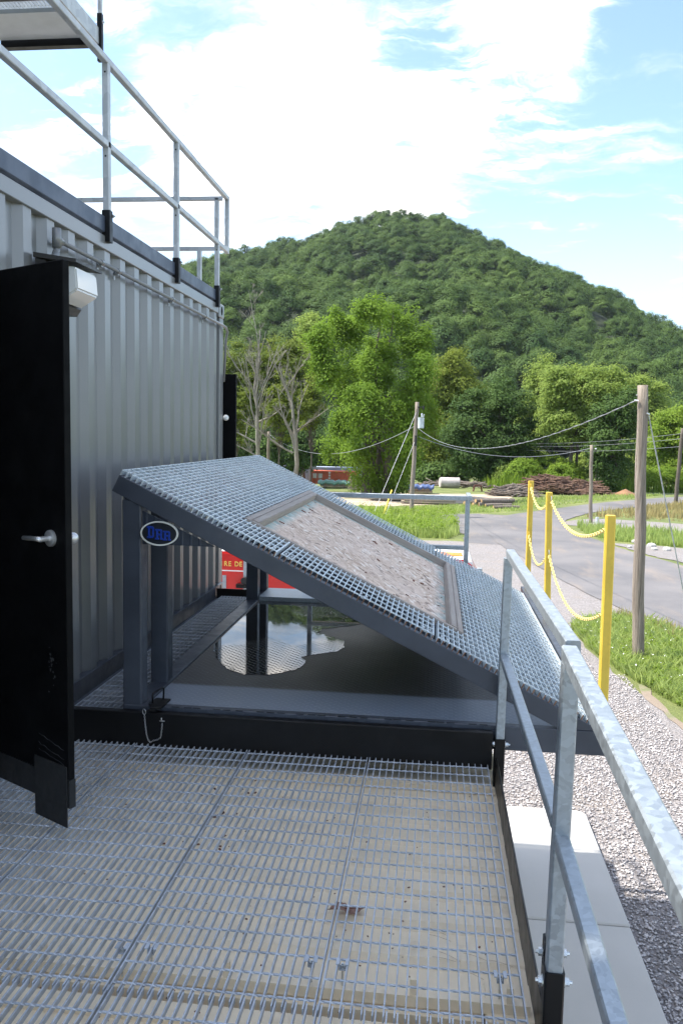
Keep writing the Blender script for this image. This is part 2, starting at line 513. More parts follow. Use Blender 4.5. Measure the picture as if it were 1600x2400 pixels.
def m_asphalt():
    mt, t, out = newmat('asphalt')
    p_ = geo(t)
    n = t.noise(p_, 0.35, 6, 0.6)
    c = t.mix(t.ramp(n, 0.3, 0.7), (0.10, 0.097, 0.102), (0.155, 0.146, 0.146))
    st = t.noise(t.mapping(p_, (1, 0.25, 1), (0, 0, 0.3)), 1.2, 6, 0.65)
    c = t.mix(t.ramp(st, 0.5, 0.72, 0, 0.55), c, (0.225, 0.18, 0.145))
    c = t.mix(t.ramp(t.noise(p_, 40, 2), 0.6, 0.75, 0, 0.4), c, (0.3, 0.29, 0.28))
    princ(t, out, Base_Color=c, Roughness=0.85, Normal=t.bump(t.noise(p_, 80, 3), 0.3, 0.01))
    return mt
M['asphalt'] = m_asphalt()

def m_sand(name='packed_sand', a=(0.30, 0.24, 0.175), b=(0.42, 0.35, 0.27)):
    mt, t, out = newmat(name)
    p_ = geo(t)
    n = t.noise(p_, 0.8, 7, 0.65)
    c = t.mix(t.ramp(n, 0.3, 0.7), a, b)
    c = t.mix(t.ramp(t.noise(p_, 0.55, 5, 0.6), 0.55, 0.68, 0, 0.8), c, (0.10, 0.14, 0.035))
    princ(t, out, Base_Color=c, Roughness=0.95, Normal=t.bump(t.noise(p_, 20, 5), 0.5, 0.02))
    return mt
M['sand'] = m_sand()
M['soil'] = m_sand('orange_soil', (0.19, 0.150, 0.115), (0.25, 0.20, 0.155))

def m_grassground():
    mt, t, out = newmat('grass_ground')
    p_ = geo(t)
    n = t.noise(p_, 0.35, 7, 0.65)
    c = t.mix(t.ramp(n, 0.3, 0.7), (0.085, 0.12, 0.03), (0.18, 0.20, 0.06))
    c = t.mix(t.ramp(t.noise(p_, 1.6, 7, 0.7), 0.52, 0.72, 0, 0.6), c, (0.21, 0.18, 0.08))
    princ(t, out, Base_Color=c, Roughness=0.95, Normal=t.bump(t.noise(p_, 12, 6, 0.7), 0.9, 0.08))
    return mt
M['grass_ground'] = m_grassground()

def m_leaf(name, ca, cb, trans=0.35, scale=0.5, rough=0.7, hue=(0.09, 0.13, 0.02)):
    mt, t, out = newmat(name)
    p_ = geo(t)
    rnd = t.node('ShaderNodeObjectInfo').outputs['Random']
    n = t.noise(p_, scale, 3, 0.6)
    f = t.math('ADD', t.math('MULTIPLY', t.ramp(n, 0.3, 0.7), 0.5), t.math('MULTIPLY', rnd, 0.5))
    c = t.mix(f, ca, cb)
    wn_ = t.node('ShaderNodeTexWhiteNoise', {'noise_dimensions': '3D'}, Vector=t.vmath('SNAP', p_, (0.4, 0.4, 0.4)))
    c = t.mix(t.math('MULTIPLY', wn_.outputs[0], 0.25), c, hue)
    pb = t.node('ShaderNodeBsdfPrincipled', {}, Base_Color=c, Roughness=rough, Specular_IOR_Level=0.12)
    tb = t.node('ShaderNodeBsdfTranslucent', {}, Color=t.mix(0.5, c, tuple(min(1, x * 1.6) for x in cb)))
    mx = t.node('ShaderNodeMixShader', {}, i0=trans, i1=pb.outputs[0], i2=tb.outputs[0])
    t.l.new(mx.outputs[0], out.inputs[0])
    return mt
M['leaf_big'] = m_leaf('leaves_bright_green', (0.085, 0.16, 0.020), (0.175, 0.275, 0.030), 0.42, 0.35)
M['leaf_dark'] = m_leaf('leaves_dark_green', (0.042, 0.082, 0.024), (0.085, 0.145, 0.036), 0.3, 0.35)
M['leaf_light'] = m_leaf('leaves_light_green', (0.165, 0.235, 0.05), (0.275, 0.35, 0.08), 0.42, 0.3)
M['leaf_olive'] = m_leaf('leaves_olive_green', (0.10, 0.14, 0.024), (0.19, 0.23, 0.035), 0.4, 0.3)
M['leaf_bush'] = m_leaf('bush_leaves_lime', (0.12, 0.21, 0.022), (0.23, 0.32, 0.045), 0.45, 0.4)
M['leaf_hill'] = m_leaf('hill_forest_leaves', (0.026, 0.062, 0.018), (0.105, 0.165, 0.034), 0.18, 0.03, hue=(0.075, 0.11, 0.03))
M['grass_blade'] = m_leaf('grass_blades', (0.24, 0.33, 0.075), (0.40, 0.47, 0.16), 0.5, 0.8)
M['grass_dry'] = m_leaf('dry_grass_blades', (0.30, 0.25, 0.11), (0.42, 0.34, 0.17), 0.3, 0.8, hue=(0.2, 0.22, 0.06))

def m_bark(name='bark', a=(0.07, 0.055, 0.045), b=(0.15, 0.125, 0.10), k=1.0):
    mt, t, out = newmat(name)
    p_ = geo(t)
    n = t.ramp(t.noise(t.mapping(p_, (6 * k, 6 * k, 0.6)), 2, 7, 0.7), 0.28, 0.72)
    princ(t, out, Base_Color=t.mix(n, a, b), Roughness=0.9, Normal=t.bump(n, 0.6, 0.03))
    return mt
M['bark'] = m_bark()
M['bark_dead'] = m_bark('dead_branch_bark', (0.16, 0.145, 0.12), (0.30, 0.275, 0.23))
M['bark_pile'] = m_bark('brown_bark_slabs', (0.085, 0.045, 0.03), (0.22, 0.13, 0.09))
M['log_bark'] = m_bark('log_bark', (0.11, 0.085, 0.07), (0.24, 0.20, 0.17))
M['log_end'] = m_bark('sawn_log_end', (0.36, 0.22, 0.10), (0.50, 0.33, 0.17))
M['pole_wood'] = m_bark('pole_wood', (0.12, 0.095, 0.07), (0.38, 0.32, 0.26), 3.0)
M['lumber'] = m_bark('weathered_lumber', (0.28, 0.22, 0.16), (0.42, 0.34, 0.26))

def m_wood2x4():
    mt, t, out = newmat('weathered_pine_board')
    p_ = obj(t)
    n = t.noise(t.mapping(p_, (14, 0.9, 14)), 4, 8, 0.6, 0.4)
    n2 = t.noise(p_, 3, 4)
    c = t.mix(n, (0.20, 0.175, 0.155), (0.47, 0.42, 0.375))
    c = t.mix(t.ramp(n2, 0.5, 0.75, 0, 0.5), c, (0.26, 0.21, 0.19))
    wv = t.ramp(t.noise(t.mapping(p_, (20, 0.5, 20)), 3, 4), 0.62, 0.68, 0, 0.6)
    c = t.mix(wv, c, (0.08, 0.07, 0.065))
    princ(t, out, Base_Color=c, Roughness=0.85, Normal=t.bump(n, 0.5, 0.004))
    return mt
M['wood'] = m_wood2x4()

def m_osb():
    mt, t, out = newmat('weathered_strand_board')
    p_ = obj(t)   # object coords: x along slope, y across, metres
    layers = []
    for i, (ang, ox) in enumerate([(0.35, 0), (-0.7, 3.1), (1.45, 7.7), (-1.25, 12.3), (0.9, 17.1)]):
        mp = t.mapping(p_, (16, 62, 16), (0, 0, 0), (ox, ox * 2, 0)) if False else t.mapping(t.mapping(p_, (1, 1, 1), (0, 0, ang)), (17, 46, 1), (0, 0, 0), (ox, ox, 0))
        v = t.node('ShaderNodeTexVoronoi', {'feature': 'F1'}, Vector=mp, Scale=1.0)
        cc = t.node('ShaderNodeSeparateColor', {}, i0=v.outputs['Color'])
        layers.append((cc.outputs[0], cc.outputs[1]))
    val = layers[0][0]; sel = layers[0][1]
    for a, b in layers[1:]:
        pick = t.math('GREATER_THAN', b, 0.62)
        val = t.math('ADD', t.math('MULTIPLY', val, t.math('SUBTRACT', 1.0, pick)), t.math('MULTIPLY', a, pick))
    c = t.mix(val, (0.39, 0.275, 0.20), (0.71, 0.575, 0.46))
    c = t.mix(t.ramp(val, 0.86, 0.92), c, (0.74, 0.66, 0.58))
    c = t.mix(t.ramp(val, 0.07, 0.04, 0, 0.8), c, (0.12, 0.085, 0.065))
    n = t.noise(p_, 2.4, 6, 0.6)
    c = t.mix(t.ramp(n, 0.35, 0.7, 0, 0.45), c, (0.62, 0.50, 0.43))
    spk = t.noise(p_, 28, 3, 0.5)
    c = t.mix(t.ramp(spk, 0.70, 0.74, 0, 0.8), c, (0.10, 0.07, 0.055))
    x, y, z = t.sep(p_)
    def edge(v, lo, hi):
        return t.ramp(v, lo, hi)
    e1 = t.math('MAXIMUM', t.ramp(x, 0.10, 0.0), t.math('MAXIMUM', t.ramp(x, 1.10, 1.22), t.math('MAXIMUM', t.ramp(y, 0.09, 0.0), t.ramp(y, 2.16, 2.27))))
    e1 = t.math('MULTIPLY', e1, t.ramp(t.noise(p_, 9, 5, 0.65), 0.35, 0.6))
    c = t.mix(t.math('MULTIPLY', e1, 0.75), c, (0.26, 0.47, 0.47))
    princ(t, out, Base_Color=c, Roughness=0.8, Normal=t.bump(val, 0.45, 0.002))
    return mt
M['osb'] = m_osb()

GZ = -2.75
def smooth(a, b, x):
    t = np.clip((x - a) / (b - a), 0, 1); return t * t * (3 - 2 * t)
def gh(x, y):
    """height of the natural ground"""
    d = smooth(70, 92, np.asarray(y, float)) * 2.7
    return GZ - d

# ================================================================== SETTING: ground, gravel, road
def grid_sheet(name, xs, ys, hf, mat):
    X, Y = np.meshgrid(xs, ys)
    Z = hf(X, Y)
    v = np.stack([X.ravel(), Y.ravel(), Z.ravel()], 1)
    nx, ny = len(xs), len(ys)
    i = np.arange(nx * ny).reshape(ny, nx)
    lp = np.stack([i[:-1, :-1].ravel(), i[:-1, 1:].ravel(), i[1:, 1:].ravel(), i[1:, :-1].ravel()], 1)
    me = fastmesh(name, v, len(lp), lp)
    return link(name, me, mat, smooth=True)
xs = np.concatenate([np.linspace(-900, -60, 15), np.linspace(-50, 60, 56), np.linspace(70, 900, 15)])
ys = np.concatenate([np.linspace(-300, -20, 8), np.linspace(-10, 160, 86), np.linspace(175, 1400, 20)])
tag(grid_sheet('ground', xs, ys, lambda X, Y: gh(X, Y), M['grass_ground']), kind='structure')

def patch(name, poly, z, mat, jit=0.12, step=0.5, kind='structure', seed=1):
    rnd = random.Random(seed)
    pts = []
    n = len(poly)
    for i in range(n):
        a = Vector((*poly[i], 0)); b = Vector((*poly[(i + 1) % n], 0))
        L = (b - a).length
        k = max(1, int(L / step))
        for j in range(k):
            p = a.lerp(b, j / k)
            jj = min(jit, L * .3)
            q = mnoise.noise_vector(Vector((p.x * 0.9, p.y * 0.9, seed)))
            q2 = mnoise.noise_vector(Vector((p.x * 4, p.y * 4, seed)))
            pts.append(Vector((p.x + q.x * jj * 2 + q2.x * jj, p.y + q.y * jj * 2 + q2.y * jj, 0)))
    tris = tessellate_polygon([pts])
    me = bpy.data.meshes.new(name)
    me.from_pydata([(p.x, p.y, z) for p in pts], [], [tuple(t) for t in tris])
    bm = bmesh.new(); bm.from_mesh(me)
    for f in bm.faces:
        if f.normal.z < 0: f.normal_flip()
    bm.to_mesh(me); bm.free()
    return tag(link(name, me, mat), kind=kind)

GRAVEL = [(-30, -20), (14, -20), (12, 6), (6.4, 9.6), (4.6, 11.2), (3.85, 12.5), (3.72, 13.7), (3.5, 15.1), (3.35, 16.2), (3.3, 17.4), (3.2, 19.0),
          (3.5, 20.0), (4.7, 20.6), (5.8, 21.4), (5.4, 22.8), (4.9, 25.5), (4.3, 30.1), (3.8, 32.9), (3.4, 34.4), (1.8, 34.5), (0.6, 34.5), (-2.8, 34.6), (-30, 35)]
patch('gravel_yard', GRAVEL, GZ + 0.012, M['gravel'], 0.10, 0.4)
def bez(pts, n=10):
    out = []
    P = [Vector((*p, 0)) for p in pts]
    P = [P[0] * 2 - P[1]] + P + [P[-1] * 2 - P[-2]]
    for i in range(1, len(P) - 2):
        for k in range(n):
            t = k / n
            a, b, c, d = P[i - 1], P[i], P[i + 1], P[i + 2]
            q = 0.5 * ((2 * b) + (c - a) * t + (2 * a - 5 * b + 4 * c - d) * t * t + (3 * b - a - 3 * c + d) * t ** 3)
            out.append((q.x, q.y))
    out.append((P[-2].x, P[-2].y))
    return out
road_o = [(60, 92), (30, 74), (19.1, 66.5), (15.1, 62.4), (11.0, 57.5), (7.4, 52.0), (4.6, 47.6), (3.1, 44.3), (2.6, 41.1), (2.5, 37.0), (2.8, 32.9), (3.3, 30.1), (4.0, 25.5), (4.9, 21.4), (6.2, 17.5), (9, 11.5), (16, 3), (30, -10)]
road_i = [(60, 84), (30, 68), (17.5, 60.2), (12.7, 54.7), (9.2, 49.8), (7.3, 45.7), (6.7, 43.1), (6.6, 39.1), (7.0, 36.4), (7.3, 34.5), (8.0, 31.8), (9.2, 28.0), (11.2, 22), (15, 14), (22, 5), (36, -8)]
patch('road', bez(road_o, 5) + bez(road_i, 5)[::-1], GZ + 0.030, M['asphalt'], 0.04, 1.2, seed=3)
patch('gravel_drive', [(6.9, 44.2), (7.8, 45.6), (9.4, 46.3), (11.0, 45.7), (12.9, 44.7), (24, 39), (24, 33), (11.3, 39.3), (9.9, 41.0), (8.6, 42.2), (7.4, 42.0), (6.6, 42.4)], GZ + 0.020, M['gravel'], 0.12, 0.6, seed=4)
patch('worn_track', [(4.6, 46.6), (4.2, 44.2), (3.6, 40.8), (3.6, 37), (3.6, 33.6), (1.4, 34.2), (1.3, 37), (1.1, 40.5), (-0.5, 43.6), (-6, 44.6), (-14, 44.8), (-14, 46.6), (-5, 46.4), (0.4, 46.2), (2.4, 47.2)], GZ + 0.016, M['asphalt'], 0.15, 0.7, seed=5)
patch('sandy_yard', [(-12.5, 62), (-6, 61.5), (0, 62.8), (4.6, 63.4), (5.6, 61), (4.6, 57.4), (2.6, 55.0), (-0.4, 52.3), (-3.2, 50), (-8, 49.2), (-12.5, 52)], GZ + 0.018, M['sand'], 0.3, 0.8, seed=6)
patch('dirt_verge', [(3.92, 12.2), (4.4, 11.55), (6.6, 9.95), (9, 8.3), (9.2, 8.6), (7, 10.0), (4.7, 11.6), (4.1, 12.4), (3.90, 13.6), (3.85, 15.0), (3.7, 14.9), (3.74, 14)], GZ + 0.020, M['soil'], 0.09, 0.3, seed=8)
patch('bare_verge', [(7.4, 35.3), (8.2, 32.5), (9.6, 28.5), (11, 26), (12.2, 27), (11.5, 30), (11.9, 33), (10.6, 34.4), (9, 35.2)], GZ + 0.022, M['gravel'], 0.2, 0.5, seed=9)

def slab(y0, y1, z, nm, x0=-0.6, x1=1.82):
    mb = MB().prism([(x0, y0), (x1, y0), (x1, y1 - 0.10), (x1 - 0.03, y1 - 0.03), (x1 - 0.10, y1), (x0, y1)] if y1 > 9 else [(x0, y0), (x1, y0), (x1, y1), (x0, y1)], 2, GZ + 0.002, z)
    return tag(mb.build(nm, M['concrete'], bevel=0.012), kind='structure')
slab(7.150, 9.40, GZ + 0.115, 'concrete_pad')
slab(-3.0, 7.142, GZ + 0.105, 'concrete_pad')

# ------------------------------------------------ crushed stone lying on the near gravel (real stones)
def stones():
    rng = np.random.default_rng(3)
    pts = []
    N = 64000
    y = 5.8 + (rng.random(N) ** 1.25) * 11.5
    x = 0.3 + rng.random(N) * 4.6
    keep = ~((x < 1.84) & (y < 9.42)) & (x < 0.30 * y + 0.25) & ~((x > 3.6) & (y > 12.2)) & ~((x > 3.1) & (y > 15.5))
    x, y = x[keep], y[keep]
    n = len(x)
    base = np.array([(1, 0, 0), (-1, 0, 0), (0, 1, 0), (0, -1, 0), (0, 0, 1), (0, 0, -1)], float)
    tri = np.array([(0, 2, 4), (2, 1, 4), (1, 3, 4), (3, 0, 4), (2, 0, 5), (1, 2, 5), (3, 1, 5), (0, 3, 5)])
    v = base[None] * (0.55 + 0.75 * rng.random((n, 6, 1)))
    v += rng.normal(0, 0.22, (n, 6, 3))
    sz = (0.008 + 0.011 * rng.random(n) ** 1.5)
    v *= sz[:, None, None] * np.array([1.25, 1.0, 0.7])[None, None]
    a = rng.random(n) * 2 * np.pi
    ca, sa = np.cos(a)[:, None], np.sin(a)[:, None]
    vx = v[:, :, 0] * ca - v[:, :, 1] * sa; vy = v[:, :, 0] * sa + v[:, :, 1] * ca
    v = np.stack([vx + x[:, None], vy + y[:, None], v[:, :, 2] + GZ + 0.016 + sz[:, None] * 0.35], 2)
    lp = (tri[None] + (np.arange(n) * 6)[:, None, None]).reshape(-1, 3)
    me = fastmesh('loose_gravel', v.reshape(-1, 3), len(lp), lp)
    o = link('loose_gravel', me, M['stone'])
    tag(o, 'pale crushed stone spread beside the concrete pad', 'gravel', kind='stuff')
stones()

# ------------------------------------------------ grass
def inpoly(x, y, poly):
    ins = np.zeros(len(x), bool)
    n = len(poly)
    for i in range(n):
        x0, y0 = poly[i]; x1, y1 = poly[(i + 1) % n]
        c = ((y0 > y) != (y1 > y)) & (x < (x1 - x0) * (y - y0) / (y1 - y0 + 1e-12) + x0)
        ins ^= c
    return ins
def blades(name, poly, N, hmin, hmax, wdt, mat, label, seed, clump=0.0, lean=0.35, mask=None, per=3):
    rng = np.random.default_rng(seed)
    P = np.array(poly); lo, hi = P.min(0), P.max(0)
    x = lo[0] + rng.random(N) * (hi[0] - lo[0]); y = lo[1] + rng.random(N) * (hi[1] - lo[1])
    if clump > 0:
        nc = max(4, int(N / 60))
        cx = lo[0] + rng.random(nc) * (hi[0] - lo[0]); cy = lo[1] + rng.random(nc) * (hi[1] - lo[1])
        ch = 0.55 + 0.75 * rng.random(nc)
        idx = rng.integers(0, nc, N)
        sel = rng.random(N) < 0.75
        x = np.where(sel, cx[idx] + rng.normal(0, clump, N), x); y = np.where(sel, cy[idx] + rng.normal(0, clump, N), y)
        hs = np.where(sel, ch[idx], 0.7)
    else:
        hs = np.ones(N)
    k = inpoly(x, y, poly)
    x, y, hs = x[k], y[k], hs[k]; n = len(x)
    h = (hmin + (hmax - hmin) * rng.random(n)) * hs
    a = rng.random(n) * 2 * np.pi; b = rng.random(n) * 2 * np.pi
    ln = h * lean * rng.random(n)
    z0 = gh(x, y)
    W = wdt * (0.6 + 0.8 * rng.random(n))
    p0 = np.stack([x - np.cos(a) * W, y - np.sin(a) * W, z0], 1); p1 = np.stack([x + np.cos(a) * W, y + np.sin(a) * W, z0], 1)
    mx, my = x + np.cos(b) * ln * 0.4, y + np.sin(b) * ln * 0.4
    p2 = np.stack([mx + np.cos(a) * W * 0.7, my + np.sin(a) * W * 0.7, z0 + h * 0.6], 1)
    p3 = np.stack([x + np.cos(b) * ln, y + np.sin(b) * ln, z0 + h], 1)
    v = np.stack([p0, p1, p2, p3], 1).reshape(-1, 3)
    lp = np.arange(n * 4).reshape(n, 4)
    me = fastmesh(name, v, n, lp)
    return tag(link(name, me, mat), label, 'grass', kind='stuff')
near_patch = [(5.0, 20.6), (5.7, 18.4), (7.2, 15.6), (9.5, 11.5), (7.6, 10.6), (5.4, 11.8), (4.3, 13.2), (3.85, 14.6), (3.55, 15.8), (3.3, 17.4), (3.2, 19.3), (3.9, 20.3)]
blades('tall_grass', near_patch, 150000, 0.04, 0.27, 0.0065, M['grass_blade'], 'tall green grass growing round the foot of the near utility pole', 11, 0.13, lean=0.9)
blades('dry_grass', [(5.1, 20.8), (5.9, 18.0), (7.4, 15.2), (9.3, 12.2), (8.6, 12.4), (6.7, 15.6), (5.2, 18.0), (4.6, 20.2), (4.2, 20.5)], 16000, 0.12, 0.36, 0.009, M['grass_dry'], 'dry straw coloured grass strip along the near edge of the road', 12, 0.2)
blades('dry_grass', [(4.4, 13.0), (4.15, 14.4), (4.9, 13.6), (6.4, 12.2), (8.2, 10.9), (7.0, 10.3), (5.3, 11.6), (4.3, 12.6)], 9000, 0.08, 0.26, 0.009, M['grass_dry'], 'low dry grass tuft on the orange dirt edge of the gravel', 13, 0.12)
blades('meadow_grass', [(7.0, 41.8), (6.9, 39), (7.3, 36.6), (9, 35.6), (12, 33.6), (16, 31), (18, 35), (11.3, 39.0), (9.6, 40.8), (8.4, 41.9)], 26000, 0.12, 0.5, 0.022, M['grass_blade'], 'green roadside grass between the bend of the road and the gravel drive', 14, 0.3)
blades('meadow_grass', [(8.2, 46.8), (9.5, 47.2), (12, 46.6), (24, 41), (30, 52), (26, 62), (17.6, 59.6), (13.0, 54.2), (9.6, 49.4)], 26000, 0.12, 0.5, 0.03, M['grass_dry'], 'tan and green rough grass across the gravel drive', 15, 0.4)
blades('meadow_grass', [(-12, 36.5), (-4, 35.6), (0.6, 35.2), (1.2, 37), (1.0, 40), (-0.8, 43), (-6, 44), (-14, 44)], 42000, 0.15, 0.65, 0.022, M['grass_blade'], 'weedy green grass beyond the gravel yard around the transformer pole', 16, 0.35)
blades('meadow_grass', [(-6, 48.2), (-0.6, 50.8), (2.8, 53.6), (5.2, 56), (6.4, 60.5), (14, 66.5), (18, 68), (15, 63.6), (11, 59), (7, 53), (4, 48.6), (2, 47.6)], 30000, 0.05, 0.25, 0.03, M['grass_blade'], 'mown green verge between the far side of the road and the log piles', 17, 0.4)
blades('tall_weeds', [(6.6, 68), (14, 70.5), (24, 78), (40, 88), (40, 96), (20, 92), (8, 86), (5, 78), (4, 72)], 30000, 0.5, 1.5, 0.06, M['leaf_bush'], 'waist high lime green weeds at the edge of the wood', 18, 0.8)

# ================================================================== CONTAINERS
def corrugated(name, y0, y1, z0, z1, x_out, depth, mat, parent, pitch=0.255, axis='y', flip=1, phase=0.0, lab=None):
    """trapezoid sheet; outer flats at x_out, inner flats at x_out - flip*depth"""
    pr = []
    y = y0 + phase
    prof = [(0.0, 0), (0.085, 0), (0.125, 1), (0.215, 1), (0.255, 0)]
    while y < y1 - 1e-6:
        for a, b in prof[:-1]:
            yy = y + a * pitch / 0.255
            if yy <= y1: pr.append((yy, b))
        y += pitch
    pr.append((y1, pr[-1][1]))
    if phase > 0: pr.insert(0, (y0, 0))
    v = []; f = []
    for (yy, b) in pr:
        xx = x_out - flip * depth * b
        for z in (z0, z1):
            v.append((xx, yy, z) if axis == 'y' else (yy, xx, z))
        for z in (z0, z1):
            v.append((xx - flip * 0.004, yy, z) if axis == 'y' else (yy, xx - flip * 0.004, z))
    for i in range(len(pr) - 1):
        a = i * 4; b = a + 4
        f += [(a, b, b + 1, a + 1), (a + 2, a + 3, b + 3, b + 2), (a + 1, b + 1, b + 3, a + 3), (a, a + 2, b + 2, b)]
    return MB().add(v, f).build(name, mat, parent)

def container(x0, x1, y0, y1, z0, z1, label, cat='shipping container', wall=None, rail=None, base=None, name='shipping_container', roof_corr=False, post_mat=None, group=None, detail_side=True, ph=0.0):
    wall = wall or M['wall']; rail = rail or M['wall']; base = base or M['wall']; post_mat = post_mat or rail
    t = empty(name, ((x0 + x1) / 2, (y0 + y1) / 2, z0), label, cat, group)
    cs = 0.118
    for (xx, sx) in ((x0, 1), (x1, -1)):
        for (yy, sy) in ((y0, 1), (y1, -1)):
            xa, xb = sorted((xx, xx + sx * 0.13)); ya, yb = sorted((yy, yy + sy * 0.13))
            MB().box(xa, xb, ya, yb, z0 + cs, z1 - cs).build('corner_post', post_mat, t, bevel=0.006)
            for (za, zb) in ((z0, z0 + cs - 0.002), (z1 - cs + 0.002, z1 + 0.012)):
                xa, xb = sorted((xx - sx * 0.006, xx + sx * 0.165)); ya, yb = sorted((yy - sy * 0.006, yy + sy * 0.175))
                cst = MB().box(xa, xb, ya, yb, za, zb).build('corner_casting', post_mat, t, bevel=0.008)
                # oval hole in the outward side face
                h = MB()
                zc = (za + zb) / 2; yc = (ya + yb) / 2; xo = xx - sx * 0.0075
                h.prism([(yc + 0.026 * math.cos(q), zc + 0.04 * math.sin(q)) for q in [k * PI / 8 for k in range(16)]], 0, xo - 0.001, xo + 0.001)
                h.build('hole', M['black_flat'], cst)
    for (xx, sx) in ((x0, 1), (x1, -1)):
        xa, xb = sorted((xx + sx * 0.001, xx + sx * 0.07))
        MB().box(xa, xb, y0 + 0.18, y1 - 0.18, z1 - 0.085, z1 - 0.002).build('top_rail', rail, t, bevel=0.004)
        xa, xb = sorted((xx + sx * 0.003, xx + sx * 0.06))
        mb = MB().box(xa, xb, y0 + 0.18, y1 - 0.18, z0 + 0.012, z0 + 0.105)
        mb.box(*sorted((xx - sx * 0.012, xx + sx * 0.05)), y0 + 0.18, y1 - 0.18, z0 + 0.0, z0 + 0.010)
        mb.build('bottom_rail', base, t)
        corrugated('side_wall', y0 + 0.13, y1 - 0.13, z0 + 0.10, z1 - 0.08, xx + sx * 0.014, 0.040, wall, t, flip=-sx, phase=ph)
    for (yy, sy) in ((y0, 1), (y1, -1)):
        corrugated('end_wall', x0 + 0.13, x1 - 0.13, z0 + 0.10, z1 - 0.08, yy + sy * 0.014, 0.040, wall, t, axis='x', flip=-sy)
        ya, yb = sorted((yy + sy * 0.001, yy + sy * 0.07))
        MB().box(x0 + 0.17, x1 - 0.17, ya, yb, z1 - 0.085, z1 - 0.002).build('end_rail', rail, t)
        MB().box(x0 + 0.17, x1 - 0.17, ya, yb, z0 + 0.012, z0 + 0.105).build('end_rail', base, t)
    return t

# ---- upper container beside the walkway (x -4.49 .. -2.05)
UC = container(-4.49, -2.05, 1.80, 7.86, 0.035, 2.805, 'grey corrugated container module beside the sloped roof prop', base=M['charcoal'], name='upper_container', ph=0.04)
# black sill under the wall
MB().box(-2.046, -2.034, 3.46, 7.68, 0.030, 0.150).box(-2.034, -2.000, 3.46, 7.68, 0.030, 0.040).build('sill_angle', M['charcoal'], UC)
rf = MB(); rf.box(-4.42, -2.12, 1.87, 7.79, 2.74, 2.765); rf.build('roof', M['wall'], UC)
MB().box(-2.046, -2.020, 2.46, 3.44, 0.12, 2.30).build('doorway_panel', M['black_flat'], UC)
# ---- lower containers
LC = container(-2.02, 0.362, 2.35, 8.41, -2.63, -0.118, 'cream container module under the grating walkway', wall=M['cream_wall'], rail=M['cream'], base=M['cream_wall'], name='lower_container')
LC2 = container(-2.02, 0.362, -3.75, 2.31, -2.63, -0.118, 'cream container module under the near end of the grating', wall=M['cream_wall'], rail=M['cream'], base=M['cream_wall'], name='lower_container')
LC3 = container(-4.49, -2.055, 1.80, 7.86, -2.63, -0.02, 'cream container module below the grey upper one', wall=M['cream_wall'], rail=M['cream'], base=M['cream_wall'], name='lower_container')
MB().box(-2.050, -2.035, 1.9, 7.86, -0.018, 0.028).build('spacer_rail', M['charcoal'], LC3)
for L_, ya, yb in ((LC, 2.42, 8.34), (LC2, -3.68, 2.24)):
    # roof sheet with shallow cross corrugations
    v = []; f = []; y = ya; k = 0
    prof = [(0.0, 0), (0.085, 0), (0.105, 1), (0.180, 1)]
    P = []
    while y < yb:
        for a, b in prof:
            P.append((y + a, b))
        y += 0.205
    for (yy, b) in P:
        zq = -0.112 - 0.028 * b
        v += [(-1.95, yy, zq), (0.345, yy, zq), (-1.95, yy, zq - 0.004), (0.345, yy, zq - 0.004)]
    for i in range(len(P) - 1):
        a = i * 4; b = a + 4
        f += [(a, a + 1, b + 1, b), (a + 2, b + 2, b + 3, a + 3)]
    MB().add(v, f).build('roof_sheet', M['cream'], L_)
# ---- tower of containers behind, out of the frame on the left: it casts the shade over the platform
for i in range(4):
    z0 = -2.75 + i * 2.99
    container(-7.04, -4.60, 1.70, 7.80, z0, z0 + 2.985, ['lowest', 'second', 'third', 'topmost'][i] + ' grey container in the tower behind the roof guard rail', ph=0.1)
    container(-7.04, -4.60, -4.42, 1.66, z0, z0 + 2.985, ['lowest', 'second', 'third', 'topmost'][i] + ' grey container in the rear half of the tower', ph=0.1)
# ---- landing high on the tower, seen top left
LD = empty('upper_landing', (-4.05, 7.0, 5.5), 'high steel landing with galvanised grating and black edge channels at top left', 'landing')
for (xa, xb, ya, yb) in ((-4.58, -3.535, 8.49, 8.52), (-4.58, -3.535, 5.4, 5.43)):
    MB().box(xa, xb, ya, yb, 5.50, 5.66).box(xa, xb, ya - (0.05 if ya > 7 else -0.03), ya, 5.50, 5.508).build('edge_channel', M['black'], LD)
MB().box(-3.535, -3.505, 5.4, 8.52, 5.50, 5.66).build('edge_channel', M['galv_light'], LD)
for yy in (6.5, 7.55):
    MB().box(-4.58, -3.54, yy, yy + 0.06, 5.52, 5.62).build('joist', M['black'], LD)
MB().box(-4.57, -3.54, 7.90, 8.42, 5.56, 5.60).build('floor_plate', m_paint('landing_plate', (0.42, 0.47, 0.50), 0.35, 0.08, 3), LD)
g = MB(); yy = 5.45
x = -4.56
while x < -3.55:
    g.box(x, x + 0.006, 5.44, 8.47, 5.625, 5.655); x += 0.036
while yy < 8.47:
    g.box(-4.57, -3.54, yy, yy + 0.008, 5.645, 5.652); yy += 0.1
g.build('floor_grating', M['galv_light'], LD, kind='stuff')
for yy in (5.6, 7.05, 8.46):
    MB().bar((-3.50, yy, 5.34), (-3.50, yy, 5.80), 0.05, c=0.004).build('post_socket', M['black'], LD)
    MB().bar((-3.50, yy, 5.80), (-3.50, yy, 6.70), 0.04, c=0.004).build('post', M['galv_light'], LD)
b_ = MB(); b_.hexbolt((-3.474, 8.46, 5.72), (1, 0, 0)); b_.hexbolt((-3.526, 8.46, 5.72), (-1, 0, 0)); b_.build('bolt', M['steel_bolt'], LD)
MB().bar((-3.50, 5.5, 6.70), (-3.50, 8.5, 6.70), 0.04, c=0.004).build('top_rail', M['galv_light'], LD)
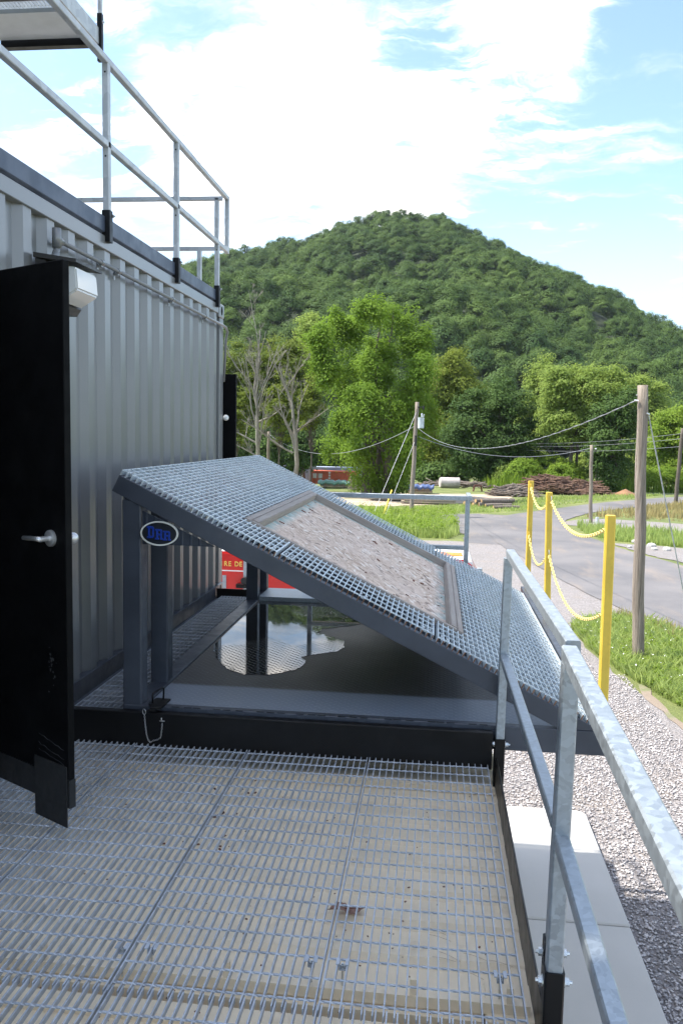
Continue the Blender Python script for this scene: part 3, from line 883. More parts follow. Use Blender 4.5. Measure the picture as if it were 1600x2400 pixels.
MB().bar((-3.50, 5.5, 6.22), (-3.50, 8.5, 6.22), 0.04, c=0.004).build('mid_rail', M['galv_light'], LD)

# ================================================================== ROOF EDGE: beam and guard rail
BM_ = MB().box(-2.095, -2.050, 1.9, 7.62, 2.822, 2.918).build('roof_edge_beam', M['beam_blue'], bevel=0.004)
tag(BM_, 'long blue grey steel beam along the edge of the container roof', 'beam')
GR = empty('roof_guard_rail', (-2.05, 5, 2.8), 'pale galvanised guard rail standing on the container roof edge', 'guard rail')
XR = -2.045
for yy in (3.60, 5.03, 6.40, 7.60):
    s = MB().bar((XR, yy, 2.765), (XR, yy, 2.955), 0.052, c=0.004).build('post_socket', M['black'], GR)
    bb = MB(); bb.hexbolt((XR, yy + 0.027, 2.93), (0, 1, 0), 0.012); bb.hexbolt((XR + 0.02, yy + 0.027, 2.93), (1, 0, 0), 0.01); bb.build('bolt', M['steel_bolt'], s)
    ztop = 3.815 if yy < 7.5 else 3.325
    MB().bar((XR, yy, 2.955), (XR, yy, ztop), 0.040, c=0.004).build('post', M['galv_light'], GR)
    h = MB()
    for zz_ in ((3.325, 3.815) if yy < 7.5 else (3.325,)):
        h.cyl((XR, yy - 0.0205, zz_ - 0.05), (XR, yy - 0.0185, zz_ - 0.05), 0.006, 10)
    h.build('vent_hole', M['black_flat'], GR)
MB().bar((XR, 3.0, 3.835), (XR, 7.97, 3.835), 0.040, c=0.004).build('top_rail', M['galv_light'], GR)
MB().bar((XR, 3.0, 3.345), (XR, 7.93, 3.345), 0.040, c=0.004).build('mid_rail', M['galv_light'], GR)
MB().bar((XR, 7.95, 3.32), (XR, 7.95, 3.82), 0.040, c=0.004).build('end_post', M['galv_light'], GR)
GR2 = empty('roof_end_rail', (-3, 8, 2.8), 'galvanised guard rail crossing the far end of the container roof', 'guard rail')
MB().bar((-2.10, 7.99, 3.845), (-4.45, 7.99, 3.845), 0.040, c=0.004).build('top_rail', M['galv_light'], GR2)
MB().bar((-2.10, 7.99, 3.375), (-4.45, 7.99, 3.375), 0.036, c=0.004).build('mid_rail', M['galv_light'], GR2)
for xx, za, zb in ((-2.155, 3.375, 3.845), (-2.325, 2.60, 3.36), (-4.40, 2.6, 3.845)):
    MB().bar((xx, 7.99, za), (xx, 7.99, zb), 0.040, c=0.004).build('post', M['galv_light'], GR2)

# ================================================================== CONDUIT, WALL LIGHT
CD = empty('conduit', (-2.02, 6, 2.61), 'grey painted conduit pipe running along the top of the container wall', 'conduit')
c = MB()
c.tube([(-2.018, 4.33, 2.612), (-2.018, 7.72, 2.612), (-2.016, 7.83, 2.606), (-2.02, 7.90, 2.575), (-2.04, 7.92, 2.50), (-2.06, 7.92, 2.1)], 0.0125, 10)
c.build('pipe', M['wall'], CD, smooth=True)
c = MB(); c.sphere((-2.018, 4.28, 2.62), 0.024, 12, 8); c.tube([(-2.018, 4.28, 2.67), (-2.018, 4.28, 2.57)], 0.024, 12); c.tube([(-2.018, 4.28, 2.612), (-2.018, 4.34, 2.612)], 0.02, 12)
c.tube([(-2.018, 4.28, 2.57), (-2.018, 4.272, 2.53)], 0.017, 12); c.tube([(-2.018, 4.272, 2.545), (-2.02, 4.25, 2.50), (-2.02, 4.235, 2.40)], 0.02, 12)
c.build('elbow_fitting', M['wall'], CD, smooth=True)
for yy in (4.86, 5.12, 6.2, 7.12):
    k = MB().tube([(-2.018, yy, 2.612), (-2.018, yy + 0.035, 2.612)], 0.0165, 12)
    k.box(-2.046, -2.016, yy + 0.004, yy + 0.03, 2.588, 2.598).box(-2.049, -2.044, yy + 0.004, yy + 0.03, 2.56, 2.63)
    k.build('pipe_strap', M['steel_bolt'] if False else M['wall'], CD)
WL = empty('wall_light', (-2.0, 4.3, 2.35), 'wall light with frosted white lens and dark hood above the black door', 'wall light')
dm = m_paint('bronze_light_housing', (0.035, 0.032, 0.03), 0.4)
# housing: hood plate and back box
MB().prism([(-2.045, 2.505), (-1.820, 2.470), (-1.820, 2.455), (-2.045, 2.480)], 1, 4.07, 4.40).build('hood', dm, WL)
MB().prism([(-2.046, 2.478), (-1.99, 2.47), (-1.93, 2.26), (-1.955, 2.225), (-2.046, 2.225)], 1, 4.09, 4.38).build('housing', dm, WL)
MB().prism([(-1.985, 2.452), (-1.835, 2.436), (-1.825, 2.325), (-1.925, 2.262)], 1, 4.10, 4.36).build('lens', M['lens'], WL, bevel=0.008, seg=2)

# ================================================================== DOORS
DR = empty('open_door', (-2.05, 3.43, 0.1), 'black steel door standing open beside the container wall with silver lever handle', 'door')
hin = Vector((-2.05, 3.43, 0)); fre = Vector((-1.430, 3.079, 0))
dv = (fre - hin).normalized(); nv = Vector((dv.y, -dv.x, 0))     # nv points to the camera side
if nv.y > 0: nv = -nv
L = (fre - hin).length
def dbox(mb, a0, a1, n0, n1, z0, z1):
    return mb.cbox(hin, dv, nv, (0, 0, 1), (a0, a1), (n0, n1), (z0, z1))
leaf = dbox(MB(), 0.0, L, -0.030, 0.0, 0.205, 2.262).build('door_leaf', M['black_flat'], DR, bevel=0.003)
dbox(MB(), L - 0.68, L - 0.0, -0.032, -0.002, 0.085, 0.203).build('bottom_sweep', M['rubber'], DR)
dbox(MB(), L - 0.225, L - 0.008, 0.0015, 0.006, 0.005, 0.26).build('rubber_flap', M['rubber'], DR)
scr = m_paint('scuffed_black', (0.035, 0.035, 0.036), 0.6)
q = MB()
for i, (za, zb) in enumerate([(0.36, 0.325), (0.318, 0.285), (0.292, 0.262)]):
    n_ = 9
    pts = [hin + dv * (L - 0.20 + 0.17 * k / n_) + nv * 0.0006 + Vector((0, 0, za + (zb - za) * k / n_ + random.uniform(-.004, .004))) for k in range(n_ + 1)]
    q.tube(pts, [0.0006 + 0.0012 * random.random() * (1 - 0.3 * i) for _ in pts], 4)
q.build('scuff_mark', scr, leaf)
cz = 1.183; ca = L - 0.095
hd = empty('tmp'); bpy.data.objects.remove(hd)
def dp(a, n, z): return hin + dv * a + nv * n + Vector((0, 0, z))
h = MB().tube([dp(ca, 0.0, cz), dp(ca, 0.010, cz), dp(ca, 0.013, cz)], [0.034, 0.033, 0.026], 24)
h.tube([dp(ca, 0.012, cz), dp(ca, 0.05, cz)], [0.012, 0.011], 14)
rose = h.build('lever_handle', M['stainless'], DR, smooth=False)
h = MB().tube([dp(ca + 0.008, 0.052, cz), dp(ca - 0.03, 0.052, cz), dp(ca - 0.115, 0.050, cz - 0.004)], [0.0105, 0.010, 0.0085], 12)
h.build('lever', M['stainless'], rose, smooth=True)
MB().sphere(dp(ca + 0.055, -0.06, cz - 0.0), 0.024, 12, 8).build('knob', M['stainless'], DR, smooth=True)
for zz_ in (0.45, 1.25, 2.05):
    MB().cyl(dp(0.0, -0.02, zz_ - 0.05), dp(0.0, -0.02, zz_ + 0.05), 0.012, 10).build('hinge', M['steel_bolt'], DR)
q = MB()
for _ in range(26):
    a = L - 0.105 + random.gauss(0, 0.012); z = 0.66 + random.gauss(0, 0.045)
    q.cbox(dp(a, 0.0004, z), dv, nv, (0, 0, 1), (0, 0.003 + 0.006 * random.random()), (0, 0.0006), (0, 0.002 + 0.01 * random.random()))
q.build('paint_chips', scr, leaf, kind='stuff')
FD = empty('far_shutter', (-2.3, 7.98, 1.1), 'black steel shutter with a white knob standing open at the far end of the container', 'shutter')
MB().box(-2.50, -1.948, 7.955, 8.0, 1.10, 2.178).build('shutter_leaf', M['black_flat'], FD, bevel=0.004)
MB().sphere((-2.035, 7.915, 1.755), 0.029, 14, 8).cyl((-2.035, 7.955, 1.755), (-2.035, 7.92, 1.755), 0.012).build('knob', M['white_paint'], FD, smooth=True)

# ================================================================== WALKWAY GRATING
def grating_panel(x0, x1, y0, y1, rods, label, off=0.0):
    t = empty('walkway_grating', ((x0 + x1) / 2, (y0 + y1) / 2, -0.03), label, 'grating panel', 'galvanised grating panels of the walkway')
    b = MB(); n = int(round((x1 - x0) / 0.030))
    for i in range(n + 1):
        x = x0 + (x1 - x0) * i / n
        b.box(x - 0.0021, x + 0.0021, y0, y1, -0.020, 0.0)
    b.build('bearing_bars', M['grate'], t, kind='stuff')
    r = MB()
    for y in rods:
        if not (y0 < y < y1): continue
        # twisted square rod welded into the top of the bars
        nseg = n * 2
        pts = [Vector((x0 + (x1 - x0) * k / nseg, y, -0.0022)) for k in range(nseg + 1)]
        vs_ = []; fs_ = []
        for k, p in enumerate(pts):
            a0 = k * PI / 4
            for j in range(4):
                a = a0 + j * PI / 2
                vs_.append((p.x, p.y + 0.0039 * math.cos(a), p.z + 0.0039 * math.sin(a)))
        for k in range(nseg):
            for j in range(4):
                fs_.append((k * 4 + j, k * 4 + (j + 1) % 4, (k + 1) * 4 + (j + 1) % 4, (k + 1) * 4 + j))
        r.add(vs_, fs_)
    r.build('cross_rods', M['grate'], t, kind='stuff')
    return t
rodsA = [3.985 - 0.0985 * i for i in range(19)]
rodsB = [2.085 - 0.0985 * i for i in range(20)]
cols = [(-0.284, 0.300, 'rightmost'), (-0.900, -0.297, 'second from the right'), (-1.497, -0.913, 'third from the right'), (-2.022, -1.510, 'leftmost, beside the container')]
for x0, x1, nm in cols:
    grating_panel(x0, x1, 2.172, 4.026, rodsA, 'far galvanised grating panel, %s, ending at the black channel beam' % nm)
    grating_panel(x0 + 0.009, x1 + 0.009, 0.15, 2.196, rodsB, 'near galvanised grating panel, %s, at the bottom of the view' % nm)
# cream joists carrying the panels
JS = empty('joist_frame', (-0.8, 2.4, -0.1), 'cream steel joists carrying the walkway grating', 'joist frame')
for yy in (3.93, 2.385, 2.06, 0.4):
    MB().box(-2.02, 0.33, yy - 0.012, yy + 0.012, -0.1095, -0.075).build('joist', M['cream'], JS)
for yy in (2.385, 0.4):
    for xx in (-1.75, -1.2, -0.6, -0.02, 0.27):
        MB().box(xx - 0.01, xx + 0.01, yy - 0.008, yy + 0.008, -0.0745, -0.0245).build('riser', M['cream'], JS)
# hold down clips
def clip(x, y, lab):
    t = empty('grating_clip', (x, y, 0), lab, 'clip', 'saddle clips holding down the walkway grating')
    s = MB()
    for sx in (-1, 1):
        s.box(x + sx * 0.015 - 0.0045, x + sx * 0.015 + 0.0045, y - 0.016, y + 0.016, 0.0005, 0.0035)
        xa, xb = sorted((x + sx * 0.0105, x + sx * 0.0085)); s.box(xa, xb, y - 0.012, y + 0.012, -0.018, 0.003)
    s.box(x - 0.0105, x + 0.0105, y - 0.012, y + 0.012, -0.020, -0.018)
    s.build('saddle', M['grate'], t)
    MB().hexbolt((x, y, -0.018), (0, 0, 1), 0.0068, 0.007).cyl((x, y, -0.10), (x, y, -0.018), 0.0035, 8).build('bolt', M['steel_bolt'], t)
for x, y, lab in ((-0.934, 2.375, 'small steel clip left of the second grating seam from the right'), (-0.842, 2.385, 'small steel clip right of the second grating seam from the right'),
                  (-0.335, 2.395, 'small steel clip left of the first grating seam from the right'), (-0.238, 2.394, 'small steel clip right of the first grating seam from the right'),
                  (0.240, 2.401, 'small steel clip near the right edge of the grating')):
    clip(x, y, lab)
# debris on the cream roof seen through the grating
dbm = m_paint('dead_leaf_brown', (0.16, 0.065, 0.04), 0.8, 0.4, 25)
spk = MB()
rr = random.Random(5)
for _ in range(170):
    x = rr.uniform(-1.7, 0.30); y = rr.uniform(2.0, 3.95); a = rr.uniform(0, PI); s_ = rr.choice([.002, .003, .004, .006])
    spk.cbox((x, y, -0.1115), (math.cos(a), math.sin(a), 0), (-math.sin(a), math.cos(a), 0), (0, 0, 1), (0, s_ * 1.6), (0, s_), (0, 0.002))
for _ in range(26):
    x = rr.uniform(-1.2, -0.75); y = rr.uniform(3.2, 3.8); a = rr.uniform(0, PI)
    spk.cbox((x, y, -0.1115), (math.cos(a), math.sin(a), 0), (-math.sin(a), math.cos(a), 0), (0, 0, 1), (0, .016), (0, .009), (0, 0.003))
tag(spk.build('leaf_litter', dbm, kind='stuff'), 'brown leaf crumbs scattered on the cream roof under the grating', 'litter')
def leaf():
    v = []; f = []
    n = 16; ax = Vector((0.98, 0.18, 0)); ay = Vector((-0.18, 0.98, 0)); c = Vector((-0.267, 2.834, -0.095))
    for i in range(n + 1):
        t_ = i / n; wv = 0.026 * math.sin(PI * min(1, t_ * 1.02 + 0.02)) ** 0.7 * (1 + 0.25 * (i % 2))
        p = c + ax * (t_ - 0.5) * 0.13
        z = 0.010 * math.sin(t_ * 7)
        v += [p + ay * wv + Vector((0, 0, z + 0.006)), p + Vector((0, 0, z)), p - ay * wv + Vector((0, 0, z + 0.008))]
    for i in range(n):
        a = i * 3; b = a + 3
        f += [(a, a + 1, b + 1, b), (a + 1, a + 2, b + 2, b + 1)]
    t = empty('dead_leaf', tuple(c), 'curled brown dead leaf lying under the grating', 'leaf')
    bl = MB().add(v, f).build('blade', m_paint('dead_leaf', (0.34, 0.20, 0.15), 0.7, 0.3, 40), t)
    so = bl.modifiers.new('thick', 'SOLIDIFY'); so.thickness = 0.0012
    MB().tube([c + ax * -0.075 + Vector((0, 0, 0.003)), c + ax * 0.065 + Vector((0, 0, 0.006))], 0.0014, 5).build('stalk', dbm, t)
leaf()
tw = MB()
for k in range(7):
    x = rr.uniform(0.0, 0.25); y = rr.uniform(2.55, 2.8); a = rr.uniform(-0.6, 0.2)
    tw.tube([(x + 0.02 * j * math.cos(a), y + 0.02 * j * math.sin(a) + 0.004 * math.sin(j), -0.108) for j in range(5)], 0.0007, 4)
tag(tw.build('grass_stalk', m_paint('dry_stalk', (0.45, 0.33, 0.2), 0.7), kind='stuff'), 'thin dry grass stalks under the right grating panel', 'litter')

# ---- black channel beam across the walkway and toe plate
CB = empty('cross_channel', (-0.85, 4.06, 0.0), 'black steel channel beam across the end of the walkway grating', 'beam')
MB().box(-2.030, 0.322, 4.036, 4.044, -0.03, 0.158).box(-2.030, 0.322, 4.044, 4.085, 0.151, 0.158).box(-2.030, 0.322, 4.044, 4.085, -0.03, -0.022).build('channel', M['black'], CB, bevel=0.002)
FCB = MB().box(-2.030, -1.62, 7.58, 7.588, -0.03, 0.135).box(-2.03, -1.62, 7.45, 7.58, -0.03, -0.022)
tag(FCB.build('end_channel', M['black']), 'black steel channel at the far end of the narrow grating strip', 'beam')
TPm = m_paint('worn_toe_plate', (0.016, 0.014, 0.012), 0.38, 0.25, 4)
tag(MB().box(0.341, 0.348, 0.1, 4.03, -0.124, 0.036).build('toe_plate', TPm, bevel=0.0015), 'dark steel toe plate along the right edge of the walkway grating', 'toe plate')
# narrow strip of grating between the wall and the prop
def strip(x0, x1, y0, y1):
    t = empty('grating_strip', ((x0 + x1) / 2, (y0 + y1) / 2, 0.1), 'narrow galvanised grating strip between the container wall and the roof prop', 'grating panel')
    b = MB(); n = int(round((x1 - x0) / 0.030))
    for i in range(n + 1):
        x = x0 + (x1 - x0) * i / n
        b.box(x - 0.0024, x + 0.0024, y0, y1, 0.068, 0.098)
    b.build('bearing_bars', M['grate'], t, kind='stuff')
    r = MB(); y = y0 + 0.05
    while y < y1:
        r.bar((x0, y, 0.0965), (x1, y, 0.0965), 0.007); y += 0.0985
    r.build('cross_rods', M['grate'], t, kind='stuff')
    MB().box(x0, x1, y0 + 0.3, y0 + 0.34, 0.03, 0.066).box(x0, x1, y1 - 0.34, y1 - 0.3, 0.03, 0.066).build('bearer', M['charcoal'], t)
strip(-1.935, -1.605, 4.095, 7.42)

# ================================================================== SLOPED ROOF PROP
RP = empty('roof_prop', (-0.4, 5.8, 0.1), 'sloped training roof prop of galvanised grating on a charcoal frame with a strand board panel', 'roof prop')
YN, YF = 4.100, 7.450
sd = Vector((0.898, 0, -0.440)).normalized(); sn = Vector((0.440, 0, 0.898)).normalized()
P0 = Vector((-1.600, 0, 1.4145))        # top surface of the grating at the ridge
def S(s, y, n=0.0):
    return P0 + sd * s + Vector((0, y, 0)) + sn * n
SL = 2.675
SA = (sd, Vector((0, 1, 0)), sn)
def sbox(mb, s0, s1, y0, y1, n0, n1):
    return mb.cbox(P0, *SA, (s0, s1), (y0, y1), (n0, n1))
FR = M['charcoal']
for y0 in (YN, YF - 0.052):
    # sloping side beams, square cut at the ridge, mitred to the deck
    o_ = [(-1.600 - 0.0123, 1.4145 - 0.0265), ]
    top = P0 + sn * -0.029; bot = P0 + sn * -0.122
    e_top = top + sd * ((top.z - 0.176) / 0.440 * 1.0)
    e_bot = bot + sd * ((bot.z - 0.176) / 0.440 * 1.0)
    MB().prism([(top.x, top.z), (e_top.x, e_top.z), (e_bot.x, e_bot.z), (bot.x, bot.z)], 1, y0, y0 + 0.052).build('sloped_beam', FR, RP, bevel=0.003)
    MB().box(-1.602, 0.892, y0 + 0.001, y0 + 0.051, 0.050, 0.1745).build('base_channel', FR, RP, bevel=0.004)
MB().prism([(-0.0, 0), (-0.0, 0), ], 1, 0, 0) if False else None
sbox(MB(), 0.004, 0.056, YN + 0.056, YF - 0.056, -0.121, -0.0305).build('ridge_beam', FR, RP, bevel=0.003)
for s0, y0, y1 in ((0.52, YN + 0.056, YF - 0.056), (2.02, YN + 0.056, YF - 0.056)):
    sbox(MB(), s0, s0 + 0.045, y0, y1, -0.121, -0.031).build('purlin', FR, RP)
for y0 in (4.447, 6.86):
    sbox(MB(), 0.57, 2.015, y0, y0 + 0.04, -0.121, -0.031).build('rafter', FR, RP)
MB().box(0.842, 0.890, YN + 0.054, 7.93, 0.055, 0.205).build('edge_beam', FR, RP, bevel=0.004)
MB().box(0.8905, 0.8925, YN + 0.02, YN + 0.024, 0.07, 0.15).build('weld_mark', M['black'], RP)
def leg(x0, x1, y0, y1, ztop):
    MB().box(x0, x1, y0, y1, 0.135, ztop).build('leg', FR, RP, bevel=0.006)
leg(-1.602, -1.502, YN + 0.006, YN + 0.104, 1.262)
leg(-1.600, -1.500, 4.530, 4.628, 1.262)
leg(-1.600, -1.500, 6.960, 7.058, 1.262)
leg(-1.600, -1.500, YF - 0.104, YF - 0.006, 1.262)
MB().box(-1.596, -1.504, YN + 0.01, 4.60, 1.264, 1.274).build('cap_plate', FR, RP)
# side tube at deck level
MB().box(-1.598, -1.492, YN + 0.055, YF - 0.055, 0.070, 0.168).build('side_tube', FR, RP, bevel=0.004)
# deck
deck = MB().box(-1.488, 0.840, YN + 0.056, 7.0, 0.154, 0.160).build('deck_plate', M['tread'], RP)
MB().box(-1.490, 0.838, 6.98, YF - 0.056, 0.161, 0.196).build('raised_plate', M['galv'], RP)
lip = MB().box(-1.40, 0.335, YN - 0.010, YN - 0.001, 0.134, 0.150)
lip.build('front_lip', FR, RP)
tb = MB()
for k in range(11):
    x = -1.30 + k * 0.158
    tb.box(x, x + 0.035, YN - 0.013, YN - 0.0105, 0.138, 0.1725)
tb.build('hinge_tabs', FR, RP, kind='stuff')
pr = MB()
for k in range(30):
    x = -1.33 + k * 0.055 + random.uniform(-.01, .01)
    if k % 4 != 3: pr.box(x, x + 0.04, YN + 0.0, YN + 0.003, 0.1755, 0.1775)
pr.build('weld_bead', M['black'], RP, kind='stuff')
# puddle (water lying on the deck)
def puddle():
    pts = [(-1.47, 5.42), (-1.40, 5.20), (-1.30, 4.98), (-1.20, 4.84), (-1.10, 4.79), (-0.98, 4.80), (-0.88, 4.88), (-0.80, 5.00), (-0.79, 5.12), (-0.83, 5.22), (-0.73, 5.33),
           (-0.62, 5.42), (-0.585, 5.56), (-0.60, 5.70), (-0.70, 5.80), (-0.82, 5.90), (-0.80, 6.05), (-0.62, 6.15), (-0.5, 6.3), (-0.35, 6.5), (-0.05, 6.72), (0.1, 6.9), (0.1, 6.97), (-0.5, 6.97), (-1.0, 6.97), (-1.47, 6.97), (-1.475, 6.2)]
    out = []
    n = len(pts)
    for i in range(n):
        a = Vector((*pts[i], 0)); b = Vector((*pts[(i + 1) % n], 0)); k = max(1, int((b - a).length / 0.02))
        for j in range(k):
            p = a.lerp(b, j / k); q = mnoise.noise_vector(Vector((p.x * 14, p.y * 14, 2.2))); q2 = mnoise.noise_vector(Vector((p.x * 45, p.y * 45, 2.2)))
            g = 1.0 if -1.45 < p.x < 0.2 and p.y < 6.9 else 0.0
            out.append((p.x + (q.x * 0.022 + q2.x * 0.010) * g, p.y + (q.y * 0.03 + q2.y * 0.014) * g, 0))
    tris = tessellate_polygon([[Vector(p) for p in out]])
    me = bpy.data.meshes.new('puddle')
    me.from_pydata([(p[0], p[1], 0.1625) for p in out], [], [tuple(t) for t in tris])
    bm = bmesh.new(); bm.from_mesh(me)
    for f in bm.faces:
        if f.normal.z < 0: f.normal_flip()
    bm.to_mesh(me); bm.free()
    o = link('puddle', me, M['puddle'])
    tag(o, 'shallow rain puddle reflecting the sky on the tread plate deck under the prop', 'puddle', kind='structure')
puddle()
# gusset with oval badge
MB().prism([(-1.498, 1.205), (-1.498, 1.030), (-1.112, 1.028)], 1, YN + 0.020, YN + 0.028).build('gusset_plate', M['tread_dark'], RP)
bc = Vector((-1.402, YN + 0.0165, 1.0905))
pl = MB().prism([(bc.x + 0.098 * math.cos(k * PI / 20), bc.z + 0.062 * math.sin(k * PI / 20)) for k in range(40)], 1, YN + 0.004, YN + 0.0195).build('badge', m_paint('badge_back', (0.012, 0.015, 0.022), 0.4), RP)
rg = MB(); v = []; f = []
n = 56
for k in range(n):
    a = 2 * PI * k / n
    for (rx, rz) in ((0.100, 0.064), (0.0925, 0.0565)):
        for yy in (YN - 0.001, YN + 0.010):
            v.append((bc.x + rx * math.cos(a), yy, bc.z + rz * math.sin(a)))
for k in range(n):
    a = k * 4; b = ((k + 1) % n) * 4
    f += [(a, b, b + 2, a + 2), (a + 1, a + 3, b + 3, b + 1), (a, a + 1, b + 1, b), (a + 2, b + 2, b + 3, a + 3)]
rg.add(v, f).build('badge_ring', M['white_badge'], pl)
def glyph_obj(ch, name, size, loc, mat, parent, rot=(PI / 2, 0, 0), ext=0.002, off=0.0, sx=1.0, spacing=1.0, align='CENTER'):
    cu = bpy.data.curves.new(name, 'FONT')
    cu.body = ch; cu.size = size; cu.extrude = ext; cu.offset = off; cu.align_x = align; cu.align_y = 'CENTER'; cu.resolution_u = 3
    cu.space_character = spacing
    tmp = bpy.data.objects.new(name, cu); COL.objects.link(tmp)
    dg = bpy.context.evaluated_depsgraph_get()
    me = bpy.data.meshes.new_from_object(tmp.evaluated_get(dg))
    bpy.data.objects.remove(tmp); bpy.data.curves.remove(cu)
    mt_ = Matrix.Translation(loc) @ Matrix.Rotation(rot[2], 4, 'Z') @ Matrix.Rotation(rot[0], 4, 'X') @ Matrix.Diagonal((sx, 1, 1, 1))
    me.transform(mt_)
    me.name = name
    return link(name, me, mat, parent)
# block letters of the badge, built as slab serif strokes
def block_letter(ch, cx, cz, w_, h_):
    y0, y1 = YN - 0.003, YN + 0.003
    mb = MB(); t_ = w_ * 0.27
    xl, xr, zb, zt = cx - w_ / 2, cx + w_ / 2, cz - h_ / 2, cz + h_ / 2
    def bx(a, b, c, d): mb.box(a, b, y0 + 0.0002 * len(mb.v) / 8, y1, c, d)
    bx(xl + t_ * 0.35, xl + t_ * 1.35, zb, zt)
    bx(xl - t_ * 0.35, xl + t_ * 1.9, zt - h_ * 0.13, zt + h_ * 0.02)
    bx(xl - t_ * 0.35, xl + t_ * 1.9, zb - h_ * 0.02, zb + h_ * 0.13)
    if ch == 'D':
        bx(xl + t_ * 1.35, xr - t_ * 0.5, zt - h_ * 0.17, zt); bx(xl + t_ * 1.35, xr - t_ * 0.5, zb, zb + h_ * 0.17)
        bx(xr - t_ * 0.95, xr, zb + h_ * 0.1, zt - h_ * 0.1)
    else:
        bx(xl + t_ * 1.35, xr - t_ * 0.45, zt - h_ * 0.17, zt); bx(xl + t_ * 1.35, xr - t_ * 0.3, cz - h_ * 0.10, cz + h_ * 0.07)
        bx(xr - t_ * 0.9, xr, cz, zt - h_ * 0.08)
        bx(xr - t_ * 1.0, xr - t_ * 0.05, zb, cz - h_ * 0.02)
        bx(xr - t_ * 1.0, xr + t_ * 0.45, zb - h_ * 0.02, zb + h_ * 0.13)
    mb.build('letter', M['blue_badge'], pl)
block_letter('D', bc.x - 0.044, bc.z + 0.006, 0.034, 0.060)
block_letter('R', bc.x - 0.001, bc.z - 0.004, 0.034, 0.052)
block_letter('R', bc.x + 0.041, bc.z - 0.010, 0.034, 0.048)
# grating panels on the slope, with the opening for the window frame
HS0, HS1 = 0.615, 1.985           # opening along the slope
HY0, HY1 = 4.492, 6.862           # opening across
rods_y = [YN + 0.028 + 0.1 * k for k in range(34)]
bars_s = [0.004 + 0.0299 * k for k in range(90)]
rust = m_paint('rusty_bar_end', (0.20, 0.105, 0.06), 0.8, 0.3, 60)
def slope_panel(s0, s1, idx):
    b = MB(); r = MB(); e = MB()
    for s in bars_s:
        if not (s0 <= s < s1): continue
        segs = [(YN + 0.002, YF - 0.002)] if not (HS0 - 0.002 < s < HS1 + 0.002) else [(YN + 0.002, HY0 - 0.003), (HY1 + 0.003, YF - 0.002)]
        for a, c in segs:
            sbox(b, s - 0.0024, s + 0.0024, a, c, -0.0285, 0.0)
        if s > 0.80:
            sbox(e, s - 0.0027, s + 0.0027, YN + 0.0005, YN + 0.004, -0.0285, -0.002)
    ls = [s for s in bars_s if s0 <= s < s1]; a_, c_ = ls[0] - 0.002, ls[-1] + 0.002
    for y in rods_y:
        segs = [(a_, c_)]
        if HY0 - 0.004 < y < HY1 + 0.004:
            segs = []
            if a_ < HS0: segs.append((a_, min(c_, HS0 - 0.003)))
            if c_ > HS1: segs.append((max(a_, HS1 + 0.003), c_))
        for p, q in segs:
            if q - p > 0.01:
                r.cbox(P0, *SA, (p, q), (y - 0.0035, y + 0.0035), (-0.0050, 0.0012))
    b.build('bearing_bars', M['mesh'], RP, kind='stuff')
    r.build('cross_rods', M['mesh'], RP, kind='stuff')
    if e.v: e.build('bar_ends', rust, RP, kind='stuff')
    for sb_ in (a_ - 0.004, c_ + 0.001):
        pass
slope_panel(0.0, 0.915, 0)
slope_panel(0.915, 1.810, 1)
slope_panel(1.810, 2.70, 2)
# band bars at the seams of the grating panels
for s in (0.912, 1.806):
    for y0, y1 in ((YN + 0.002, HY0 - 0.004), (HY1 + 0.004, YF - 0.002)):
        sbox(MB(), s - 0.009, s - 0.004, y0, y1, -0.0285, 0.0015).build('band_bar', M['mesh'], RP)
sbox(MB(), SL + 0.006, SL + 0.010, YN + 0.002, YF - 0.002, -0.0285, 0.001).build('band_bar', M['mesh'], RP)
# saddle clips on the slope
for s, y in ((0.04, YN + 0.05), (0.60, YN + 0.055), (0.868, YN + 0.055), (0.965, YN + 0.055), (1.40, YN + 0.055), (1.76, YN + 0.055), (1.86, YN + 0.055), (2.62, YN + 0.055)):
    c_ = S(s, y, 0)
    mb = MB()
    sbox(mb, s - 0.02, s - 0.012, y - 0.014, y + 0.014, 0.0015, 0.0045); sbox(mb, s + 0.012, s + 0.02, y - 0.014, y + 0.014, 0.0015, 0.0045)
    sbox(mb, s - 0.012, s + 0.012, y - 0.012, y + 0.012, -0.016, -0.013)
    k = mb.build('saddle_clip', M['galv_light'], RP)
    MB().hexbolt(S(s, y, -0.013), sn, 0.006, 0.006).build('bolt', M['steel_bolt'], k)
# timber frame of the window, boards one by one
def board(s0, s1, y0, y1, n0, n1, along='y'):
    """board built in its own local space so that the grain follows it"""
    o = S((s0 + s1) / 2, (y0 + y1) / 2, (n0 + n1) / 2)
    w_, l_, h_ = s1 - s0, y1 - y0, n1 - n0
    mb = MB()
    if along == 'y':
        mb.box(-w_ / 2, w_ / 2, -l_ / 2, l_ / 2, -h_ / 2, h_ / 2)
        R_ = Matrix((sd, (0, 1, 0), sn)).transposed()
    else:
        mb.box(-l_ / 2, l_ / 2, -w_ / 2, w_ / 2, -h_ / 2, h_ / 2)
        R_ = Matrix((Vector((0, -1, 0)), sd, sn)).transposed()
    me = mb.mesh('board')
    bm = bmesh.new(); bm.from_mesh(me)
    bmesh.ops.bevel(bm, geom=bm.edges[:], offset=0.004, segments=2, affect='EDGES'); bm.to_mesh(me); bm.free()
    ob = bpy.data.objects.new('board', me); COL.objects.link(ob); me.materials.append(M['wood'])
    ob.parent = RP; ob.matrix_parent_inverse = RP.matrix_basis.inverted()
    ob.matrix_basis = Matrix.Translation(o) @ R_.to_4x4()
    return ob
bpy.context.view_layer.update()
board(HS0 + 0.002, HS0 + 0.040, HY0, HY1, -0.085, 0.004)
board(HS0 + 0.0425, HS0 + 0.082, HY0 + 0.043, HY1 - 0.043, -0.085, 0.007)
